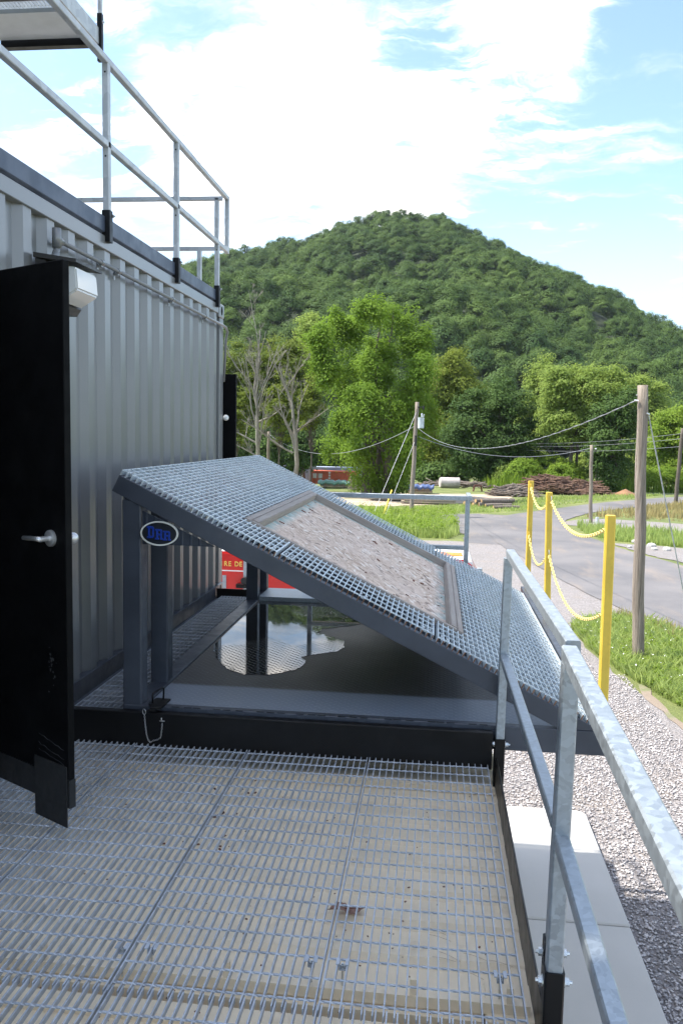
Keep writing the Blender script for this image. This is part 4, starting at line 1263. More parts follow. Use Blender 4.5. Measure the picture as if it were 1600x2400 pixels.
board(HS1 - 0.040, HS1 - 0.002, HY0, HY1, -0.085, 0.004)
board(HS1 - 0.082, HS1 - 0.0425, HY0 + 0.043, HY1 - 0.043, -0.085, 0.006)
board(HS0 + 0.0425, HS1 - 0.0425, HY0 + 0.001, HY0 + 0.040, -0.085, 0.003, along='s')
board(HS0 + 0.0425, HS1 - 0.0425, HY1 - 0.040, HY1 - 0.001, -0.085, 0.005, along='s')
# strand board
sm = MB().box(0, HS1 - HS0 - 0.166, 0, HY1 - HY0 - 0.084, -0.006, 0.006).mesh('strand_board')
sb = bpy.data.objects.new('strand_board', sm); COL.objects.link(sb); sm.materials.append(M['osb'])
sb.parent = RP; sb.matrix_parent_inverse = RP.matrix_basis.inverted()
sb.matrix_basis = Matrix.Translation(S(HS0 + 0.083, HY0 + 0.042, -0.052)) @ Matrix((sd, (0, 1, 0), sn)).transposed().to_4x4()
db = MB()
for k in range(60):
    s = random.uniform(HS0 + 0.1, HS1 - 0.1); y = random.uniform(HY0 + 0.06, HY1 - 0.06); a = random.uniform(0, PI)
    ax = sd * math.cos(a) + Vector((0, 1, 0)) * math.sin(a); ay = sn.cross(ax)
    sz = random.choice([0.004, 0.006, 0.010, 0.018])
    db.cbox(S(s, y, -0.0465), ax, ay, sn, (0, sz * 2), (0, sz * 0.7), (0, 0.002 + sz * 0.3 * random.random()))
tag(db.build('leaf_litter', dbm, kind='stuff'), 'brown leaf fragments and chips lying on the strand board', 'litter')

# ================================================================== GUARD RAILS AT THE RIGHT EDGE
def bolts(mb, x, y, z, w_=0.028):
    mb.hexbolt((x - w_, y, z), (-1, 0, 0), 0.0115, 0.010); mb.hexbolt((x + w_, y, z), (1, 0, 0), 0.0115, 0.012)
G1 = empty('guard_rail', (0.36, 4.06, -0.12), 'galvanised guard rail section beside the sloped prop, farther of the two', 'guard rail')
bx_ = 0.358
s = MB().bar((bx_ - 0.001, 4.062, -0.20), (bx_ - 0.001, 4.062, 0.128), 0.052, c=0.004).build('post_socket', M['black'], G1)
mb = MB(); bolts(mb, bx_, 4.05, 0.10, 0.0265); mb.build('bolt', M['steel_bolt'], s)
MB().bar((bx_, 4.062, 0.12), (0.366, 4.062, 1.032), 0.042, c=0.004).build('post', M['galv'], G1)
MB().bar((0.377, 4.083, 1.052), (0.386, 2.262, 1.052), 0.0415, c=0.004).build('top_rail', M['galv'], G1)
MB().bar((0.364, 4.040, 0.540), (0.372, 2.300, 0.540), 0.039, c=0.004).build('mid_rail', M['galv'], G1)
MB().bar((0.372, 2.278, 0.16), (0.382, 2.278, 1.030), 0.042, c=0.004).build('post', M['galv'], G1)
s = MB().bar((0.368, 2.278, -0.26), (0.370, 2.278, 0.205), 0.050, c=0.004).build('post_socket', M['black'], G1)
mb = MB(); bolts(mb, 0.369, 2.278, 0.165, 0.0255); mb.build('bolt', M['steel_bolt'], s)
G2 = empty('guard_rail', (0.36, 2.16, -0.12), 'galvanised guard rail section nearest the camera at lower right', 'guard rail')
s = MB().bar((0.360, 2.185, -0.30), (0.361, 2.185, 0.180), 0.054, c=0.005).build('post_socket', M['black'], G2)
mb = MB(); bolts(mb, 0.3605, 2.185, 0.142, 0.0275); mb.build('bolt', M['steel_bolt'], s)
MB().bar((0.361, 2.185, 0.17), (0.368, 2.185, 1.030), 0.0435, c=0.004).build('post', M['galv'], G2)
MB().bar((0.368, 2.212, 1.051), (0.334, 1.05, 1.051), 0.0415, c=0.004).bar((0.334, 1.05, 1.051), (0.325, 0.35, 1.051), 0.0415, c=0.004).build('top_rail', M['galv'], G2)
MB().bar((0.364, 2.163, 0.548), (0.352, 0.4, 0.548), 0.039, c=0.004).build('mid_rail', M['galv'], G2)
vh = MB().cyl((0.383, 2.163, 0.975), (0.383, 2.1625, 0.975), 0.006).build('vent_hole', M['black_flat'], G2)
G3 = empty('guard_rail', (0.0, 7.9, -0.1), 'galvanised guard rail crossing behind the far edge of the prop', 'guard rail')
MB().bar((-1.20, 7.90, 1.035), (0.312, 7.90, 1.035), 0.045, c=0.004).build('top_rail', M['galv'], G3)
MB().bar((-1.17, 7.90, 0.560), (0.290, 7.90, 0.560), 0.042, c=0.004).build('mid_rail', M['galv'], G3)
MB().bar((0.315, 7.92, -0.2), (0.315, 7.92, 1.010), 0.044, c=0.004).build('post', M['galv'], G3)
MB().bar((0.335, 7.885, 1.035), (0.335, 8.38, 1.035), 0.042, c=0.004).build('return_rail', M['galv'], G3)
MB().bar((-0.20, 7.90, -0.14), (-0.20, 7.90, 0.538), 0.044, c=0.004).build('post', M['galv'], G3)
MB().bar((-1.18, 7.90, -0.14), (-1.18, 7.90, 1.012), 0.044, c=0.004).build('post', M['galv'], G3)

# ================================================================== YELLOW POSTS AND CHAINS
XP = 0.915
posts = [(4.40, 1.222, 'near'), (6.62, 1.190, 'middle'), (7.86, 1.213, 'far')]
XS = [0.905, 0.905, 0.884]
for (y, zt, nm), xp, tilt in zip(posts, XS, (0.004, -0.012, 0.006)):
    t = empty('chain_post', (xp, y, 0.1), 'yellow square steel post with chain hooks, %s of the three' % {'near': 'nearest', 'middle': 'middle one', 'far': 'farthest'}[nm], 'post', 'yellow chain posts')
    MB().bar((xp + 0.012 - tilt * 0, y, 0.14), (xp + tilt, y, zt), 0.048, c=0.006).build('post', M['yellow'], t)
    MB().bar((xp + tilt, y, zt + 0.0002), (xp + tilt, y, zt + 0.004), 0.046, c=0.006).build('cap', M['yellow'], t)
    k = MB().bar((xp + 0.012, y, 0.04), (xp + 0.012, y, 0.17), 0.060, c=0.005).build('post_socket', M['black'], t)
    mb = MB(); mb.hexbolt((xp - 0.018, y, 0.12), (-1, 0, 0), 0.011); mb.hexbolt((xp + 0.012, y - 0.030, 0.12), (0, -1, 0), 0.011); mb.build('bolt', M['steel_bolt'], k)
    hk = MB()
    for zz_ in (zt - 0.045, 0.72):
        for sy in ((-1, 1) if nm == 'middle' else ((1,) if nm == 'near' else (-1,))):
            yy = y + sy * 0.024
            hk.tube([(xp, yy, zz_ + 0.02), (xp, yy + sy * 0.012, zz_ + 0.02), (xp, yy + sy * 0.020, zz_ + 0.008), (xp, yy + sy * 0.022, zz_ - 0.008), (xp, yy + sy * 0.012, zz_ - 0.016)], 0.0035, 6)
    hk.build('hook', M['yellow'] if nm != 'middle' else M['steel_bolt'], t)
def chain(p, q, sag, link_l, wire, mat, label, group=None, name='chain', wid=0.6, squash=None):
    p = Vector(p); q = Vector(q)
    # catenary as parabola sampled by arc length
    N = 400; pts = []
    for i in range(N + 1):
        t = i / N; c = p.lerp(q, t); c.z -= sag * 4 * t * (1 - t); pts.append(c)
    mb = MB(); acc = 0; nxt = 0; k = 0
    pitch_ = link_l - wire * 2.0
    for i in range(1, N + 1):
        seg = (pts[i] - pts[i - 1]).length
        while acc + seg >= nxt:
            c = pts[i - 1].lerp(pts[i], (nxt - acc) / seg)
            d = (pts[i] - pts[i - 1]).normalized()
            side = d.cross(Vector((0, 0, 1))).normalized(); nrm = d.cross(side).normalized()
            ax = (side + nrm * 0.6 if k % 2 else nrm - side * 0.6).normalized()
            a = link_l / 2 - wire
            # stadium shaped ring
            mb.ring(c, 1.0, wire, ax, 10, 5, (a, a * wid), xdir=d)
            k += 1; nxt += pitch_
        acc += seg
    o = mb.build(name, mat, smooth=True)
    return tag(o, label, 'chain', group)
def ypt(i, z, s): return (XS[i], posts[i][0] + s * 0.045, z)
gp = 'yellow plastic chains between the posts'
chain(ypt(0, 1.155, 1), ypt(1, 1.130, -1), 0.135, 0.044, 0.0034, M['yellow_plastic'], 'yellow plastic chain, upper one between nearest and middle posts', gp)
chain(ypt(0, 0.70, 1), ypt(1, 0.70, -1), 0.20, 0.040, 0.0028, M['yellow_plastic'], 'yellow plastic chain, lower one between nearest and middle posts', gp)
chain(ypt(1, 1.130, 1), ypt(2, 1.165, -1), 0.130, 0.044, 0.0034, M['yellow_plastic'], 'yellow plastic chain, upper one between middle and farthest posts', gp)
chain(ypt(1, 0.70, 1), ypt(2, 0.71, -1), 0.17, 0.040, 0.0028, M['yellow_plastic'], 'yellow plastic chain, lower one between middle and farthest posts', gp)

# ================================================================== HOLD-DOWN LATCH
LT = empty('hold_down_latch', (-1.42, 4.13, 0.16), 'black bolted latch plate with bent rod handle at the corner of the deck', 'latch')
MB().prism([(-1.462, 4.108), (-1.455, 4.205), (-1.372, 4.197), (-1.378, 4.058), (-1.43, 4.040)], 2, 0.1752, 0.187).build('plate', M['black'], LT, bevel=0.0015)
MB().tube([(-1.443, 4.112, 0.188), (-1.443, 4.112, 0.228), (-1.442, 4.116, 0.237), (-1.438, 4.126, 0.242), (-1.412, 4.180, 0.250), (-1.409, 4.187, 0.246), (-1.408, 4.189, 0.236), (-1.410, 4.189, 0.188)], 0.0048, 8).build('rod_handle', M['black'], LT, smooth=True)
MB().cyl((-1.438, 4.03, 0.176), (-1.398, 4.03, 0.176), 0.006, 10).build('pin', M['black'], LT)
r_ = MB().ring((-1.458, 4.026, 0.168), 0.012, 0.0016, (0.3, 1, 0), 18, 5, (0.8, 1.25), xdir=(1, -0.3, 0)); r_.build('split_ring', M['stainless'], LT, smooth=True)
r_ = MB().ring((-1.362, 4.024, 0.125), 0.012, 0.0018, (0.1, 0.5, 1), 18, 5, (1.1, 0.7), xdir=(1, 0, 0)).tube([(-1.367, 4.03, 0.14), (-1.366, 4.026, 0.128)], 0.003, 6); r_.build('ring_bolt', M['stainless'], LT, smooth=True)
def tiny_chain(pts):
    mb = MB(); k = 0
    for i in range(len(pts) - 1):
        a = Vector(pts[i]); b = Vector(pts[i + 1]); n_ = max(1, round((b - a).length / 0.0085))
        d = (b - a).normalized()
        for j in range(n_):
            c = a.lerp(b, (j + 0.5) / n_)
            side = Vector((0, 1, 0)) if k % 2 else d.cross(Vector((0, 1, 0)))
            mb.ring(c, 1.0, 0.0011, side, 8, 4, (0.0058, 0.0034), xdir=d); k += 1
    return mb
tag(tiny_chain([(-1.457, 4.026, 0.155), (-1.452, 4.026, 0.10), (-1.446, 4.026, 0.05), (-1.438, 4.026, 0.022), (-1.427, 4.026, 0.006), (-1.412, 4.026, 0.016), (-1.385, 4.026, 0.024), (-1.370, 4.026, 0.036), (-1.364, 4.026, 0.08), (-1.361, 4.024, 0.114)]).build('safety_chain', M['stainless'], smooth=True),
    'short silver safety chain hanging in a loop down the black channel beam', 'chain')

# ================================================================== FIRE TRUCK BELOW THE FAR END
TY0, TY1 = 17.0, 18.9
FT = empty('fire_truck', (-1.6, 17.9, GZ), 'red fire department truck with white cab roof parked on the gravel behind the prop', 'fire truck')
MB().box(-4.7, -0.95, TY0, TY1, GZ + 0.42, -0.92).build('body', M['red'], FT, bevel=0.03, seg=2)
MB().box(-4.68, -0.97, TY0 + 0.05, TY1 - 0.05, -0.919, -0.90).build('body_roof', M['white_paint'], FT, bevel=0.008)
MB().box(-4.69, -0.96, TY0 - 0.005, TY0 - 0.001, -1.330, -1.308).build('stripe', M['white_paint'], FT)
MB().box(-4.6, 1.3, TY0 + 0.15, TY1 - 0.15, GZ + 0.28, GZ + 0.42).build('chassis', M['black'], FT)
MB().box(-3.96, -3.88, TY0 - 0.06, TY0 - 0.006, -1.80, -0.97).build('grab_rail_post', M['galv'], FT)
MB().cyl((-3.92, TY0 - 0.16, -1.50), (-3.92, TY0 - 0.07, -1.50), 0.075, 14).build('hose_cap', M['rubber'], FT)
MB().box(-4.10, -3.80, TY0 - 0.14, TY0 - 0.008, -1.66, -1.58).build('step', M['black'], FT)
MB().box(-4.42, -4.34, TY0 - 0.02, TY0 - 0.004, -1.70, -1.42).build('latch_plate', M['galv'], FT)
for x0 in (-2.9, -1.95):
    MB().box(x0, x0 + 0.88, TY0 - 0.018, TY0 - 0.003, -2.2, -1.4).build('locker_door', M['red'], FT, bevel=0.006)
for ch, lx in (('F', -4.54), ('I', -4.455), ('R', -4.393), ('E', -4.298), ('D', -4.165), ('E', -4.062), ('P', -3.962), ('T', -3.870)):
    glyph_obj(ch, 'letter', 0.142, Vector((lx, TY0 - 0.006, -1.175)), M['gold'], FT, off=0.003, sx=0.92, align='LEFT')
MB().prism([(-0.90, GZ + 0.42), (1.42, GZ + 0.42), (1.46, GZ + 0.75), (1.42, -1.88), (1.36, -1.80), (1.16, -1.62), (0.80, -1.02), (0.66, -0.92), (-0.86, -0.92), (-0.90, -0.98)], 1, TY0 + 0.02, TY1 - 0.02).build('cab', M['red'], FT, bevel=0.03, seg=2)
MB().prism([(-0.91, -1.03), (0.84, -1.03), (0.79, -0.945), (0.66, -0.895), (-0.86, -0.895), (-0.91, -0.93)], 1, TY0 + 0.06, TY1 - 0.06).build('cab_roof', M['white_paint'], FT, bevel=0.02, seg=2)
gl = m_paint('tinted_window', (0.05, 0.16, 0.15), 0.06, 0.1, 2, spec=0.8)
MB().prism([(0.10, -1.48), (1.06, -1.48), (0.80, -1.08), (0.72, -1.01), (0.10, -1.01)], 1, TY0 + 0.001, TY0 + 0.012).build('window_frame', M['rubber'], FT)
MB().prism([(0.14, -1.45), (0.98, -1.45), (0.77, -1.10), (0.69, -1.05), (0.14, -1.05)], 1, TY0 - 0.005, TY0 + 0.0005).build('side_window', gl, FT)
MB().prism([(-0.78, -1.45), (0.02, -1.45), (0.02, -1.05), (-0.78, -1.05)], 1, TY0 - 0.005, TY0 + 0.0005).build('side_window', gl, FT)
MB().box(0.90, 1.00, TY0 - 0.30, TY0 - 0.24, -1.42, -1.02).bar((0.84, TY0, -1.2), (0.94, TY0 - 0.27, -1.2), 0.03).build('mirror', M['galv'], FT, bevel=0.012)
MB().box(0.05, 0.62, TY0 + 0.35, TY0 + 0.75, -0.894, -0.862).build('light_bar', M['amber'], FT, bevel=0.012)
for xw in (-3.6, 0.75):
    for yw in (TY0 + 0.0, TY1 - 0.26):
        ty = MB().cyl((xw, yw, GZ + 0.40), (xw, yw + 0.26, GZ + 0.40), 0.39, 28).build('tyre', M['rubber'], FT, bevel=0.03)
        MB().cyl((xw, yw - 0.01 if yw < 17.5 else yw + 0.27, GZ + 0.40), (xw, yw + 0.02 if yw < 17.5 else yw + 0.25, GZ + 0.40), 0.22, 20).build('rim', M['galv'], ty)

# ================================================================== POLES AND WIRES
def gz(x, y): return float(gh(x, y))
def pole(base, top, r0, r1, name, label, mat, cat='utility pole'):
    t = empty(name, tuple(base), label, cat)
    b = Vector(base); q = Vector(top)
    pts = [b.lerp(q, k / 12) + Vector((0.012 * math.sin(k * 1.3), 0, 0)) for k in range(13)]
    MB().tube(pts, [r0 + (r1 - r0) * k / 12 for k in range(13)], 16).build('shaft', mat, t, smooth=True)
    return t
p1 = pole((4.09, 16.60, GZ - 0.2), (3.905, 16.60, 2.66), 0.118, 0.098, 'utility_pole', 'weathered wooden utility pole nearest the camera rising from tall grass', M['pole_wood'])
mb = MB(); mb.tube([(3.83, 16.52, 2.36), (3.76, 16.56, 2.37)], 0.018, 8).cyl((3.79, 16.60, 2.47), (4.02, 16.60, 2.47), 0.012, 8); mb.cyl((3.98, 16.5, 2.12), (4.04, 16.52, 2.10), 0.02)
mb.build('clamp', M['steel_bolt'], p1)
p2 = pole((-1.25, 45, GZ - 0.2), (-1.075, 45, 3.40), 0.125, 0.10, 'utility_pole', 'wooden utility pole carrying a grey transformer behind the prop', M['pole_wood'])
tr = MB().cyl((-0.84, 44.9, 2.0), (-0.84, 44.9, 2.50), 0.165, 20).cyl((-0.84, 44.9, 2.50), (-0.84, 44.9, 2.56), 0.18, 20).cyl((-0.80, 44.9, 2.60), (-0.80, 44.9, 2.80), 0.045, 8).cyl((-0.72, 44.8, 2.58), (-0.68, 44.75, 2.74), 0.03, 8)
tr.build('transformer', m_paint('transformer_grey', (0.52, 0.56, 0.58), 0.5), p2, bevel=0.01)
MB().bar((-1.08, 44.95, 3.12), (-0.72, 44.9, 3.14), 0.05).cyl((-0.72, 44.9, 3.0), (-0.72, 44.9, 3.2), 0.05, 10).cyl((-1.1, 44.85, 1.60), (-1.1, 44.8, 1.05), 0.06, 8).build('cutout_arm', M['rubber'], p2)
p3 = pole((8.10, 44.0, GZ - 0.2), (7.96, 44.0, 1.29), 0.10, 0.085, 'utility_pole', 'short weathered pole standing on the inside of the road bend', M['pole_wood'])
MB().cyl((8.12, 43.92, 1.1), (8.2, 43.9, 1.1), 0.04).cyl((8.35, 43.6, GZ), (8.35, 43.6, GZ + 0.35), 0.09).build('fitting', M['galv_light'], p3)
p4 = pole((16.75, 60, GZ - 0.2), (16.95, 60, 2.45), 0.14, 0.12, 'utility_pole', 'brown utility pole at the far right edge beside the road', M['bark'])
p5 = pole((-14.28, 70, GZ - 0.4), (-14.24, 70, 1.7), 0.15, 0.12, 'utility_pole', 'pale utility pole among the bare trees on the left', M['pole_wood'])
def wire(p, q, sag, r, label, twisted=False, mat=None, cat='wire', name='overhead_wire'):
    p = Vector(p); q = Vector(q); N = 60
    pts = []
    for i in range(N + 1):
        t = i / N; c = p.lerp(q, t); c.z -= sag * 4 * t * (1 - t); pts.append(c)
    mb = MB(); mb.tube(pts, r, 5)
    if twisted:
        L_ = (q - p).length; M_ = int(L_ * 5); tw = []
        for i in range(M_ + 1):
            t = i / M_; c = p.lerp(q, t); c.z -= sag * 4 * t * (1 - t); a = i * PI / 2
            tw.append(c + Vector((0, 0.0, 1)) * r * 1.5 * math.sin(a) + Vector((1, 0, 0)) * r * 1.5 * math.cos(a))
        mb.tube(tw, r * 0.8, 4)
    return tag(mb.build(name, mat or M['wire'], smooth=True), label, cat)
M['wire'] = m_paint('bright_cable', (0.30, 0.31, 0.33), 0.4, 0.1, 8, metal=0.3)
M['wire_dark'] = m_paint('dark_cable', (0.16, 0.16, 0.16), 0.6)
wire((3.80, 16.58, 2.37), (-1.0, 44.9, 2.02), 1.02, 0.008, 'twisted service cable sagging from the near pole to the transformer pole', True)
wire((-1.10, 45, 2.15), (-14.2, 70, 1.45), 1.6, 0.018, 'cable from the transformer pole to the left pole among bare trees', mat=M['wire'])
wire((-0.95, 45, 1.55), (8.0, 44.0, 1.15), 0.75, 0.012, 'thin cable from the transformer pole to the short pole at the bend')
for k, (za, zb) in enumerate(((2.1, 1.05), (1.75, 0.9), (1.2, 0.75))):
    wire((17.0, 60, za), (-0.5, 92, zb + 0.6), 0.8, 0.012, ['highest', 'middle', 'lowest'][k] + ' far cable running behind the road in front of the trees', mat=M['wire'])
wire((4.03, 16.55, 2.10), (5.72, 18.6, -2.70), 0.0, 0.013, 'steel guy wire slanting from the near pole to the right', mat=M['galv_light'], cat='guy wire', name='guy_wire')
wire((-1.10, 44.9, 2.85), (-3.15, 40.8, GZ), 0.0, 0.013, 'guy wire of the transformer pole, nearer and longer one', cat='guy wire', name='guy_wire')
wire((-1.14, 44.9, 1.3), (-2.55, 41.6, GZ), 0.0, 0.012, 'guy wire of the transformer pole, lower and steeper one', cat='guy wire', name='guy_wire')
gm = MB().tube([(-2.62, 41.4, GZ), (-2.18, 42.4, GZ + 1.55)], 0.045, 8).build('guy_marker', M['yellow'])
tag(gm, 'yellow plastic guard sleeve on the guy wire near the transformer pole', 'guy marker')

# ================================================================== YARD CLUTTER IN THE DISTANCE
def far_container(x0, x1, y0, z0, h_, mat, label, doors=False):
    t = empty('far_container', ((x0 + x1) / 2, y0, z0), label, 'shipping container')
    MB().box(x0, x1, y0, y0 + 2.4, z0, z0 + h_).build('body', mat, t, bevel=0.03)
    mb = MB(); x = x0 + (2.3 if doors else 0.2)
    k = 0
    while x < x1 - 0.2:
        mb.box(x, x + 0.10, y0 - 0.04, y0 - 0.002, z0 + 0.15, z0 + h_ - 0.15); x += 0.26; k += 1
    mb.build('corrugation', mat, t, kind='stuff')
    MB().box(x0, x1, y0 - 0.06, y0 - 0.041, z0 + h_ - 0.14, z0 + h_ + 0.005).build('top_rail', mat, t)
    return t
fc = far_container(-14.3, -9.0, 95, -5.45, 2.75, M['orange_box'], 'orange shipping container with white markings beyond the lumber yard', True)
wm = m_paint('white_stencil', (0.62, 0.6, 0.57), 0.6)
for x0, w_, z0_, h_ in ((-14.05, 0.42, -3.55, 0.55), (-13.45, 0.5, -3.55, 0.55)):
    MB().box(x0, x0 + w_, 94.935, 94.94, z0_, z0_ + h_).build('placard', wm, fc)
for k in range(6):
    MB().box(-12.25 + 0.02 * (k % 2), -12.0, 94.93, 94.936, -3.0 - k * 0.32, -2.78 - k * 0.32).build('stencil_mark', wm, fc)
for x0 in (-14.12, -13.85, -13.35, -13.05):
    MB().cyl((x0, 94.93, -5.2), (x0, 94.93, -2.9), 0.02, 6).build('lock_bar', M['rust'], fc)
far_container(-19.0, -8.55, 98.5, -5.45, 3.05, M['white_box'], 'long pale blue white container behind the orange one')
def lumber_stack(x0, x1, y, z0, h_, label, tarp=None, n=5, dpt=1.1):
    t = empty('lumber_stack', ((x0 + x1) / 2, y, z0), label, 'lumber stack')
    rnd = random.Random(int(x0 * 100))
    rows = max(2, int(h_ / 0.14))
    for r in range(rows):
        for c in range(2):
            z = z0 + 0.1 + r * h_ / rows
            MB().box(x0 + rnd.uniform(-.12, .12), x1 + rnd.uniform(-.12, .12), y + c * dpt / 2, y + c * dpt / 2 + dpt / 2 - 0.03, z, z + h_ / rows - 0.03).build('plank', M['lumber'], t)
    for xx in (x0 + 0.3, x1 - 0.4):
        MB().box(xx, xx + 0.12, y - 0.1, y + dpt, z0, z0 + 0.095).build('bearer', M['bark'], t)
    if tarp:
        v = []; f = []; nx = 16
        for i in range(nx + 1):
            x = x0 - 0.15 + (x1 - x0 + 0.3) * i / nx
            sag_ = 0.05 * math.sin(i * 2.1) + 0.03 * math.sin(i * 5.3)
            for j, (yy, zz_) in enumerate([(y - 0.16, z0 + h_ - 0.15 + sag_ * 1.4), (y - 0.10, z0 + h_ + 0.10 + sag_), (y + dpt / 2, z0 + h_ + 0.17 + sag_), (y + dpt + 0.1, z0 + h_ + 0.10 + sag_)]):
                v.append((x, yy, zz_))
        for i in range(nx):
            for j in range(3):
                a = i * 4 + j; f.append((a, a + 1, a + 5, a + 4))
        ob = MB().add(v, f).build('tarp', tarp, t, smooth=True)
        sl_ = ob.modifiers.new('thick', 'SOLIDIFY'); sl_.thickness = 0.015
    return t
lumber_stack(-9.2, -6.9, 66, GZ, 0.46, 'low lumber stack under a faded green tarpaulin in front of the orange container', M['tarp_green'])
lumber_stack(-2.1, -0.2, 62, GZ, 0.52, 'lumber stack under a blue tarpaulin behind the transformer pole', M['tarp_blue'])
lumber_stack(-4.2, -1.6, 54.5, GZ, 0.30, 'pale timber beams stacked low left of the transformer pole')
lumber_stack(-2.0, 1.4, 52.6, GZ, 0.26, 'long low row of sawn beams behind the far guard rail')
lumber_stack(-6.6, -4.9, 64, GZ, 1.0, 'brown timber stack standing in the shade of the big green tree')
def log(p, q, r, label=None):
    t = empty('log', tuple(p), label, 'log', 'cut logs lying by the yard')
    p = Vector(p); q = Vector(q); d = (q - p).normalized()
    pts = [p.lerp(q, k / 5) + Vector((0, random.uniform(-.02, .02), random.uniform(-.015, .015))) for k in range(6)]
    MB().tube(pts, [r * random.uniform(0.93, 1.06) for _ in pts], 10).build('trunk', M['log_bark'], t, smooth=False)
    MB().cyl(pts[0] - d * 0.006, pts[0] - d * 0.001, r * 0.93, 12).build('cut_end', M['log_end'], t)
    return t
ly = 52.0
lg = [((2.4, ly, GZ + 0.14), (4.3, ly + 1.3, GZ + 0.14), 0.14), ((2.72, ly, GZ + 0.15), (4.9, ly + 1.2, GZ + 0.15), 0.15), ((3.15, ly - 0.1, GZ + 0.12), (4.8, ly + 0.6, GZ + 0.12), 0.12),
      ((2.55, ly + .05, GZ + 0.38), (4.6, ly + 1.4, GZ + 0.38), 0.13), ((2.9, ly + .1, GZ + 0.38), (5.0, ly + 1.2, GZ + 0.36), 0.13), ((1.9, ly + .5, GZ + 0.15), (3.1, ly + 2.2, GZ + 0.15), 0.14), ((3.6, ly - 0.9, GZ + 0.10), (5.2, ly - 0.4, GZ + 0.10), 0.10)]
LL = ['long log at the bottom left of the small log pile by the road', 'thick log at the bottom middle of the small log pile by the road', 'thin log at the front right of the small log pile by the road', 'upper left log lying on top of the small pile', 'upper right log lying on top of the small pile', 'log lying apart to the left of the small pile', 'thin log lying apart in the grass in front of the small pile']
for i, (a, b, r) in enumerate(lg):
    log(a, b, r, LL[i])
def bark_pile(cx, cy, w_, d_, h_, n_, mat, label, seed, name='bark_pile'):
    rnd = random.Random(seed); mb = MB()
    for k in range(n_):
        u = rnd.uniform(-1, 1); vv = rnd.uniform(-1, 1)
        hh = h_ * (1 - abs(u) ** 2.2) * (1 - 0.6 * vv * vv) * rnd.uniform(0.35, 1.0)
        c = Vector((cx + u * w_ / 2, cy + vv * d_ / 2, GZ + max(0.05, hh)))
        a = rnd.gauss(0.15, 0.35); e = rnd.gauss(0, 0.16); L_ = rnd.uniform(0.5, 1.9)
        d = Vector((math.cos(a) * math.cos(e), math.sin(a) * math.cos(e), math.sin(e)))
        r = rnd.uniform(0.02, 0.07)
        mid = c + Vector((0, 0, rnd.uniform(-.05, .08)))
        mb.tube([c - d * L_ / 2, mid, c + d * L_ / 2], [r, r * 1.1, r * 0.7], 5)
    return tag(mb.build(name, mat, kind='stuff'), label, 'wood pile')
bark_pile(9.0, 66.5, 5.2, 2.6, 1.45, 520, M['bark_pile'], 'tall heap of reddish brown slab wood and bark beyond the road', 31)
bark_pile(11.6, 67.2, 3.4, 2.2, 1.15, 260, M['bark_pile'], 'smaller heap of brown slab wood at the right of the tall one', 32)
bark_pile(5.9, 62.6, 2.9, 1.6, 0.80, 260, M['log_bark'], 'grey brown heap of twisted roots and branches by the sandy yard', 33)
bark_pile(2.0, 72, 7.5, 1.6, 0.5, 160, M['log_bark'], 'grey scrap timber scattered at the edge of the dark trees', 34, 'scrap_timber')
tk = empty('old_tank', (1.1, 70, GZ), 'pale weathered cylindrical tank lying under the dark trees', 'tank')
MB().cyl((0.45, 70, GZ + 0.46), (2.05, 70.2, GZ + 0.46), 0.44, 20).build('shell', M['grey_tank'], tk, bevel=0.03)
MB().cyl((0.42, 69.99, GZ + 0.46), (0.45, 70, GZ + 0.46), 0.40, 20).build('end_cap', M['grey_tank'], tk)
st = empty('iron_stand', (3.4, 66.6, GZ), 'small rusty iron stand on the grass edge of the sandy yard', 'stand')
MB().box(3.1, 3.7, 66.5, 66.9, GZ + 0.42, GZ + 0.52).build('top', M['rust'], st)
for a, b in ((3.15, 3.05), (3.65, 3.75)):
    MB().bar((b, 66.55, GZ), (a, 66.6, GZ + 0.42), 0.09).bar((b, 66.85, GZ), (a, 66.8, GZ + 0.42), 0.09).build('leg', M['rust'], st)
hp = MB(); 
v = [(0, 0, 0.62)]; f = []
nn = 18
for r_i, (rr_, z_) in enumerate([(0.35, 0.42), (0.8, 0.16), (1.15, -0.02)]):
    for k in range(nn):
        a = 2 * PI * k / nn; q_ = 1 + 0.12 * math.sin(3 * a + r_i)
        v.append((math.cos(a) * rr_ * q_, math.sin(a) * rr_ * q_, z_))
for k in range(nn):
    f.append((0, 1 + k, 1 + (k + 1) % nn))
    for r_i in range(2):
        a = 1 + r_i * nn; f.append((a + k, a + nn + k, a + nn + (k + 1) % nn, a + (k + 1) % nn))
so = MB().add([(x * 0.8 + 15.0, y + 67.5, z * 0.75 + GZ) for x, y, z in v], f).build('soil_heap', m_bark('orange_soil_heap', (0.20, 0.10, 0.05), (0.30, 0.17, 0.09)), smooth=True)
tag(so, 'small heap of orange soil beside the far road', 'soil heap')
rk = MB(); rnd = random.Random(9)
for k in range(7):
    c = (rnd.uniform(7.6, 9.4), rnd.uniform(33.6, 36.2), GZ + 0.06)
    rk.sphere(c, rnd.uniform(0.08, 0.24), 7, 5, (1, 0.8, 0.6))
tag(rk.build('roadside_rocks', M['concrete'], kind='stuff'), 'pale rocks lying in the grass inside the road bend', 'rocks')

